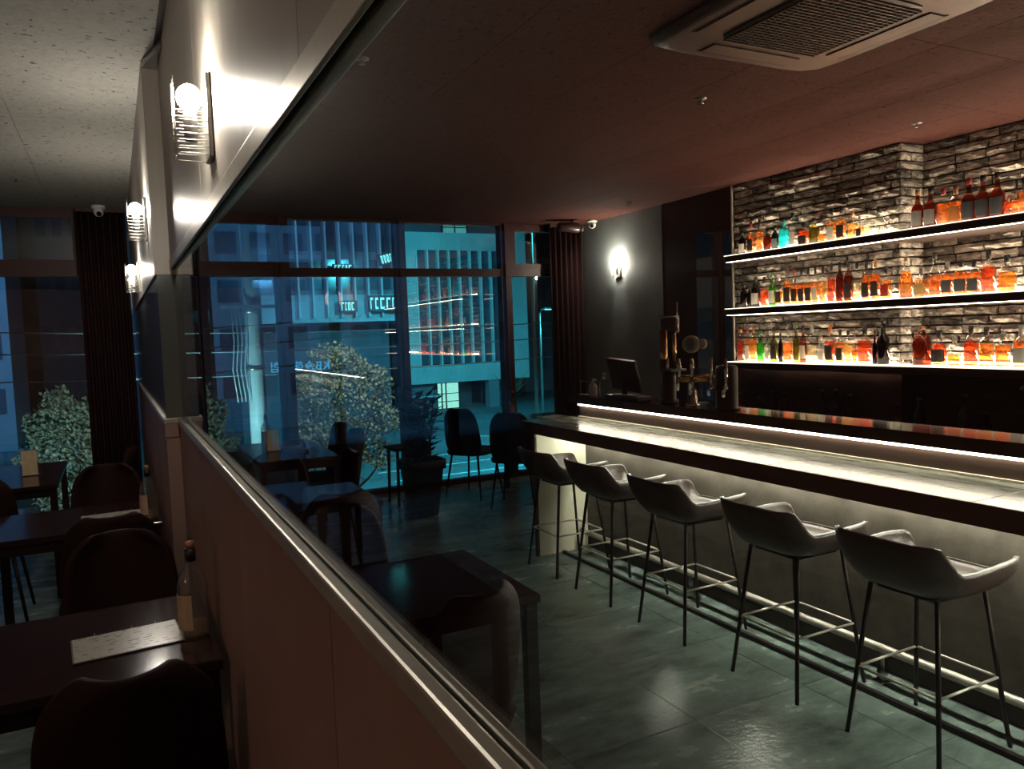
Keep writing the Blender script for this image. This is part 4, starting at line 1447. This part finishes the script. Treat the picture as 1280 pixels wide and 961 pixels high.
fp('upper_wall', 'facade_mid', 7.0, 16.4, 48.4, 58, 4.3, 22)
fp('base_band', 'facade_pale', 7.0, 16.4, 48.2, 48.6, 2.6, 4.3)
fp('lower_wall', 'facade_dark', 6.8, 16.4, 50, 58, ZG, 2.6)
for i in range(8):
    x = 9.3 + 0.87 * i
    fp('fin', 'fin_white', x - 0.055, x + 0.055, 47.8, 48.4, 2.9, 22)
    for z in (4.6, 7.0, 9.4, 11.8):
        fp('window', 'far_window', x + 0.12, x + 0.78, 48.33, 48.42, z, z + 1.9)


def glow_sign(name, loc, w, h, label, matn, bars, seed):
    r = random.Random(seed)
    t = tag(thing(name, loc), label, 'sign')
    B(-w / 2, w / 2, 0, 0.25, 0, h).build('sign_box', 'facade_dark', t)
    B(-w / 6, w / 6, 0.25, 1.0, h * .3, h * .6).build('wall_bracket', 'lamp_metal', t)
    x = -w / 2 + 0.1
    while x < w / 2 - 0.25:
        ww = r.uniform(0.2, 0.42) * w / 3
        m = MB()
        kind = r.randrange(3)
        m.box(x, x + ww, -0.06, 0, h * .72, h * .86)
        m.box(x, x + ww * .25, -0.06, 0, h * .15, h * .86)
        if kind:
            m.box(x, x + ww, -0.06, 0, h * .15, h * .28)
        if kind == 2:
            m.box(x + ww * .75, x + ww, -0.06, 0, h * .15, h * .86)
        m.build('glowing_stroke', matn, t)
        x += ww + 0.08 * w
    return t


glow_sign('shop_sign', (15.4, 47.55, 3.2), 2.0, 1.0, 'bright cyan shop sign on the finned building, largest and brightest', 'sign_glow', 4, 1)
glow_sign('shop_sign', (13.1, 47.55, 3.2), 1.1, 0.7, 'small cyan shop sign left of the brightest one', 'sign_glow', 3, 2)
glow_sign('shop_sign', (15.9, 47.55, 6.2), 1.2, 0.7, 'tilted cyan sign high on the finned building', 'sign_glow', 3, 3).rotation_euler = (0, math.radians(-14), 0)
glow_sign('shop_sign', (12.9, 47.55, 5.7), 1.3, 0.45, 'faint cyan sign just under the window transom', 'sign_glow', 3, 4)

# ---- letters of an illuminated sign seen from behind
sg = tag(thing('letter_sign', (4.45, 18, 0.90)), 'blue glowing insurance sign letters seen mirrored from behind', 'sign')
cu = bpy.data.curves.new('sign_letters', 'FONT')
cu.body = 'KB손해보험'
cu.size = 0.26
cu.extrude = 0.02
cu.space_character = 1.15
tmp = bpy.data.objects.new('tmp_letters', cu)
COL.objects.link(tmp)
dg = bpy.context.evaluated_depsgraph_get()
me = bpy.data.meshes.new_from_object(tmp.evaluated_get(dg))
bpy.data.objects.remove(tmp)
me.materials.clear()
me.materials.append(MATS['sign_blue'])
lo = place('letters', me, sg)
lo.rotation_euler = (PI / 2, 0, PI)
wmax = max((v.co.x for v in me.vertices), default=2)
lo.scale = (1.33 / max(wmax, 0.1), 1, 1)
B(-1.36, 0.05, -0.03, 0.0, -0.06, -0.03).build('rail', 'frame_black', sg)
for x in (-0.98,):
    B(x - 0.03, x + 0.03, -0.03, 0.03, ZG - 0.90, -0.03).build('post', 'frame_black', sg)

# ---- dark buildings on the left
for i, (x0, x1, y0, z1, mt, lb) in enumerate(((-30, -6, 60, 13, 'facade_mid', 'dim blue block far behind the left window tree'),
                                              (-5, 6, 70, 16, 'facade_dark', 'dark block far behind the utility pole'),
                                              (36, 60, 75, 9, 'facade_dark', 'dark low block to the right of the pale office building'),
                                              (-60, 70, 110, 26, 'facade_dark', 'long dark block closing the far end of the street'))):
    t = tag(thing('city_block', ((x0 + x1) / 2, y0, ZG)), lb, 'building')
    w = (x1 - x0) / 2
    B(-w, w, 0, 10, 0, z1 - ZG).build('wall', mt, t)
    B(-w - .2, w + .2, -0.2, 10.2, z1 - ZG, z1 - ZG + 0.5).build('roof_edge', 'facade_mid', t)
    nx = 10 if i < 3 else 16
    for a in range(nx):
        for b in range(4):
            xx = -w + 2 * w * (a + 0.5) / nx
            zz = 2.5 + (z1 - ZG - 4) * b / 4
            B(xx - w / nx * .6, xx + w / nx * .6, -0.08, 0, zz, zz + 1.6).build('window', 'far_window', t)


# ---- trees
def tree(loc, top, bot, rad, n, label, seed):
    r = random.Random(seed)
    t = tag(thing('street_tree', loc), label, 'tree')
    gz = loc[2]
    MB().tube([(0, 0, 0), (0.05, 0, (bot - gz) * .6), (0, 0.05, (bot + top) / 2 - gz)], [0.13, 0.11, 0.04], 8).build('trunk', 'bark', t)
    cz = (top + bot) / 2 - gz
    hz = (top - bot) / 2
    for k in range(7):
        a = k * 0.9
        MB().tube([(0, 0, bot - gz + 0.3 * k * hz / 4), (math.cos(a) * rad * .35, math.sin(a) * rad * .35, bot - gz + 0.5 + .3 * k * hz / 4),
                   (math.cos(a) * rad * .7, math.sin(a) * rad * .7, cz + hz * (-.5 + .15 * k))], [0.05, 0.035, 0.012], 6).build('branch', 'bark', t)
    lf = MB()
    for k in range(n):
        while True:
            p = Vector((r.uniform(-1, 1), r.uniform(-1, 1), r.uniform(-1, 1)))
            if p.length < 1:
                break
        p = p.normalized() * (p.length ** 0.45)
        wob = 0.76 + 0.16 * math.sin(7 * p.x + 3 * p.z + seed) * math.cos(5 * p.y - 4 * p.z) + 0.10 * math.sin(11 * p.z + 4 * p.x)
        shape = 1.0 - 0.10 * p.z
        c = Vector((p.x * rad * wob * shape, p.y * rad * wob * shape, cz + p.z * hz * wob))
        d = Vector((r.uniform(-1, 1), r.uniform(-1, 1), r.uniform(-1, 1))).normalized()
        s = d.cross(Vector((r.uniform(-1, 1), r.uniform(-1, 1), 1))).normalized()
        L = r.uniform(0.07, 0.14)
        lf.add([c, c + d * L * .5 + s * L * .32, c + d * L, c + d * L * .5 - s * L * .32], [(0, 1, 2, 3)])
    tag(lf.build('foliage', 'leaf_lit', t), kind='stuff')
    return t


tree((5.75, 22, ZG), 2.0, -3.0, 1.9, 9500, 'lit leafy street tree outside the second window bay', 1)
tree((-1.1, 20, ZG), 1.1, -2.6, 1.0, 6500, 'lit leafy street tree outside the left window', 2)
# bare tree by the pale building
t = tag(thing('bare_tree', (26.5, 52, ZG)), 'small leafless tree before the dark garage of the pale building', 'tree')
MB().tube([(0, 0, 0), (0, 0, 2.0)], [0.12, 0.08], 8).build('trunk', 'bark', t)
r = random.Random(4)
m = MB()
for k in range(26):
    a = r.uniform(0, 2 * PI)
    l = r.uniform(1.0, 2.4)
    e = r.uniform(0.3, 1.1)
    b0 = Vector((0, 0, 1.6 + r.uniform(0, .5)))
    q = b0 + Vector((math.cos(a) * math.cos(e), math.sin(a) * math.cos(e), math.sin(e))) * l * .55
    m.tube([b0, q, q + Vector((math.cos(a + .5) * .5, math.sin(a + .5) * .5, .6)) * l * .45], [0.035, 0.02, 0.008], 4)
tag(m.build('branches', 'bark', t), kind='stuff')

# ---- utility pole with wires
up = tag(thing('utility_pole', (2.35, 15, ZG)), 'tall pale concrete utility pole outside the first window bay', 'pole')
MB().tube([(-0.05, 0, 0), (0.0, 0, 12)], [0.17, 0.135], 18).build('shaft', 'concrete_pole', up)
for z in (6.1, 7.15):
    MB().tube([(-0.05, 0, z - .04), (-0.05, 0, z + .04)], 0.175, 18).build('band', 'lamp_metal', up)
MB().box(-0.6, 0.5, -0.22, -0.16, 7.2, 7.26).build('crossarm', 'lamp_metal', up)
for k, z in enumerate((5.9, 6.25, 6.5)):
    pts = []
    for i in range(17):
        q = i / 16
        pts.append((-9 + 24 * q, 0.2 + 2 * q, z + 0.9 * (2 * q - 1.0) ** 2 * 0.5 + (0.12 * k)))
    MB().tube(pts, 0.012, 5).build('wire', 'concrete_pole', up)
for k in range(4):
    x = -0.42 + 0.07 * k
    MB().tube([(x, -0.15, 7.2), (x + .02, -0.15, 6.6), (x - .03, -0.15, 6.1), (x + .03, -0.15, 5.5)], 0.012, 5).build('hanging_cable', 'concrete_pole', up)


# ---- street lamps: two at visible glare, the rest added to light the scene
def street_lamp(base, h, arm, power, target, label, col=(0.12, 0.80, 1.0)):
    t = tag(thing('street_lamp', base), label, 'street lamp')
    MB().tube([(0, 0, 0), (0, 0, h), (arm * .3, 0, h + .25), (arm, 0, h + .3)], [0.09, 0.06, 0.05, 0.04], 10).build('pole', 'lamp_metal', t)
    MB().bbox(arm - 0.1, arm + 0.5, -0.12, 0.12, h + .26, h + .36, 0.02).build('head', 'lamp_metal', t)
    MB().box(arm, arm + 0.42, -0.09, 0.09, h + .24, h + .26).build('lens', 'street_glow', t)
    street_light((base[0] + arm + 0.2, base[1], base[2] + h + 0.05), target, power, col)
    return t


street_lamp((22.4, 40.0, ZG), 7.6, 0.4, 3000, (25, 45, -5), 'street lamp with a bright cyan glare at the right windows')
street_lamp((17.4, 50.0, ZG), 14.2, 1.6, 5600, (28, 62, 1), 'added unseen street lamp lighting the pale building', (0.055, 0.78, 0.98))
street_lamp((7.3, 38.0, ZG), 13.4, 1.2, 2600, (12, 48, 5), 'added unseen street lamp lighting the finned building', (0.16, 0.50, 1.0))
street_lamp((6.1, 17.5, ZG), 10.2, -0.5, 1700, (5.75, 22, -1), 'added unseen street lamp lighting the tree of the second bay', (0.85, 1.0, 0.80))
street_lamp((1.1, 13.4, ZG), 4.7, -0.3, 900, (2.4, 15.0, 2.2), 'low street lamp left of the utility pole', (0.35, 0.95, 1.0))
street_lamp((-14.0, 44.0, ZG), 13.0, 1.2, 12000, (-18, 60, 3), 'added unseen street lamp lighting the far left block', (0.12, 0.5, 1.0))
street_lamp((-2.7, 16.0, ZG), 4.0, 0.4, 270, (-1.1, 20, -0.5), 'added unseen low street lamp lighting the left window tree', (0.6, 1.0, 0.95))
street_lamp((16.5, 30.0, ZG), 12.5, 0.8, 18000, (19, 38, -5), 'added tall street lamp lighting the parking lot lines', (0.055, 0.78, 0.98))


# ---- parked cars
def car(loc, rz, label, front):
    t = tag(thing('parked_car', loc, rz), label, 'car')
    m = MB()
    prof = [(-2.1, .35), (-2.1, .8), (-1.3, .92), (-.75, 1.4), (.75, 1.42), (1.5, .95), (2.1, .85), (2.15, .35)]
    vs = [(x, -0.85 if z < 1 else -0.7, z) for x, z in prof] + [(x, 0.85 if z < 1 else 0.7, z) for x, z in prof]
    N = len(prof)
    m.add(vs, [tuple(range(N)), tuple(range(N, 2 * N))[::-1]] + [(i, (i + 1) % N, N + (i + 1) % N, N + i) for i in range(N)])
    m.build('body', 'car_paint', t)
    for sx in (-1.3, 1.3):
        for sy in (-1, 1):
            MB().tube([(sx, sy * .70, .33), (sx, sy * .88, .33)], 0.33, 18).build('wheel', 'tyre', t)
    for sy in (-1, 1):
        B(2.12, 2.18, sy * .6 - .18, sy * .6 + .18, .6, .72).build('head_light', 'head_glow' if front else 'lamp_metal', t)
        B(-2.14, -2.09, sy * .6 - .2, sy * .6 + .2, .62, .74).build('tail_light', 'lamp_metal' if front else 'tail_glow', t)
    B(-1.05, 1.1, -0.80, 0.80, 0.98, 1.32).build('side_windows', 'far_window', t)
    return t


car((-2.6, 29, ZG), PI / 2 + .1, 'dark car with red tail lights beyond the left window', False)
car((3.4, 27, ZG), -PI / 2 + .15, 'dark car with bright headlights behind the utility pole', True)
car((33, 52, ZG), -PI / 2 - .5, 'dark car with bright headlights at the right windows', True)
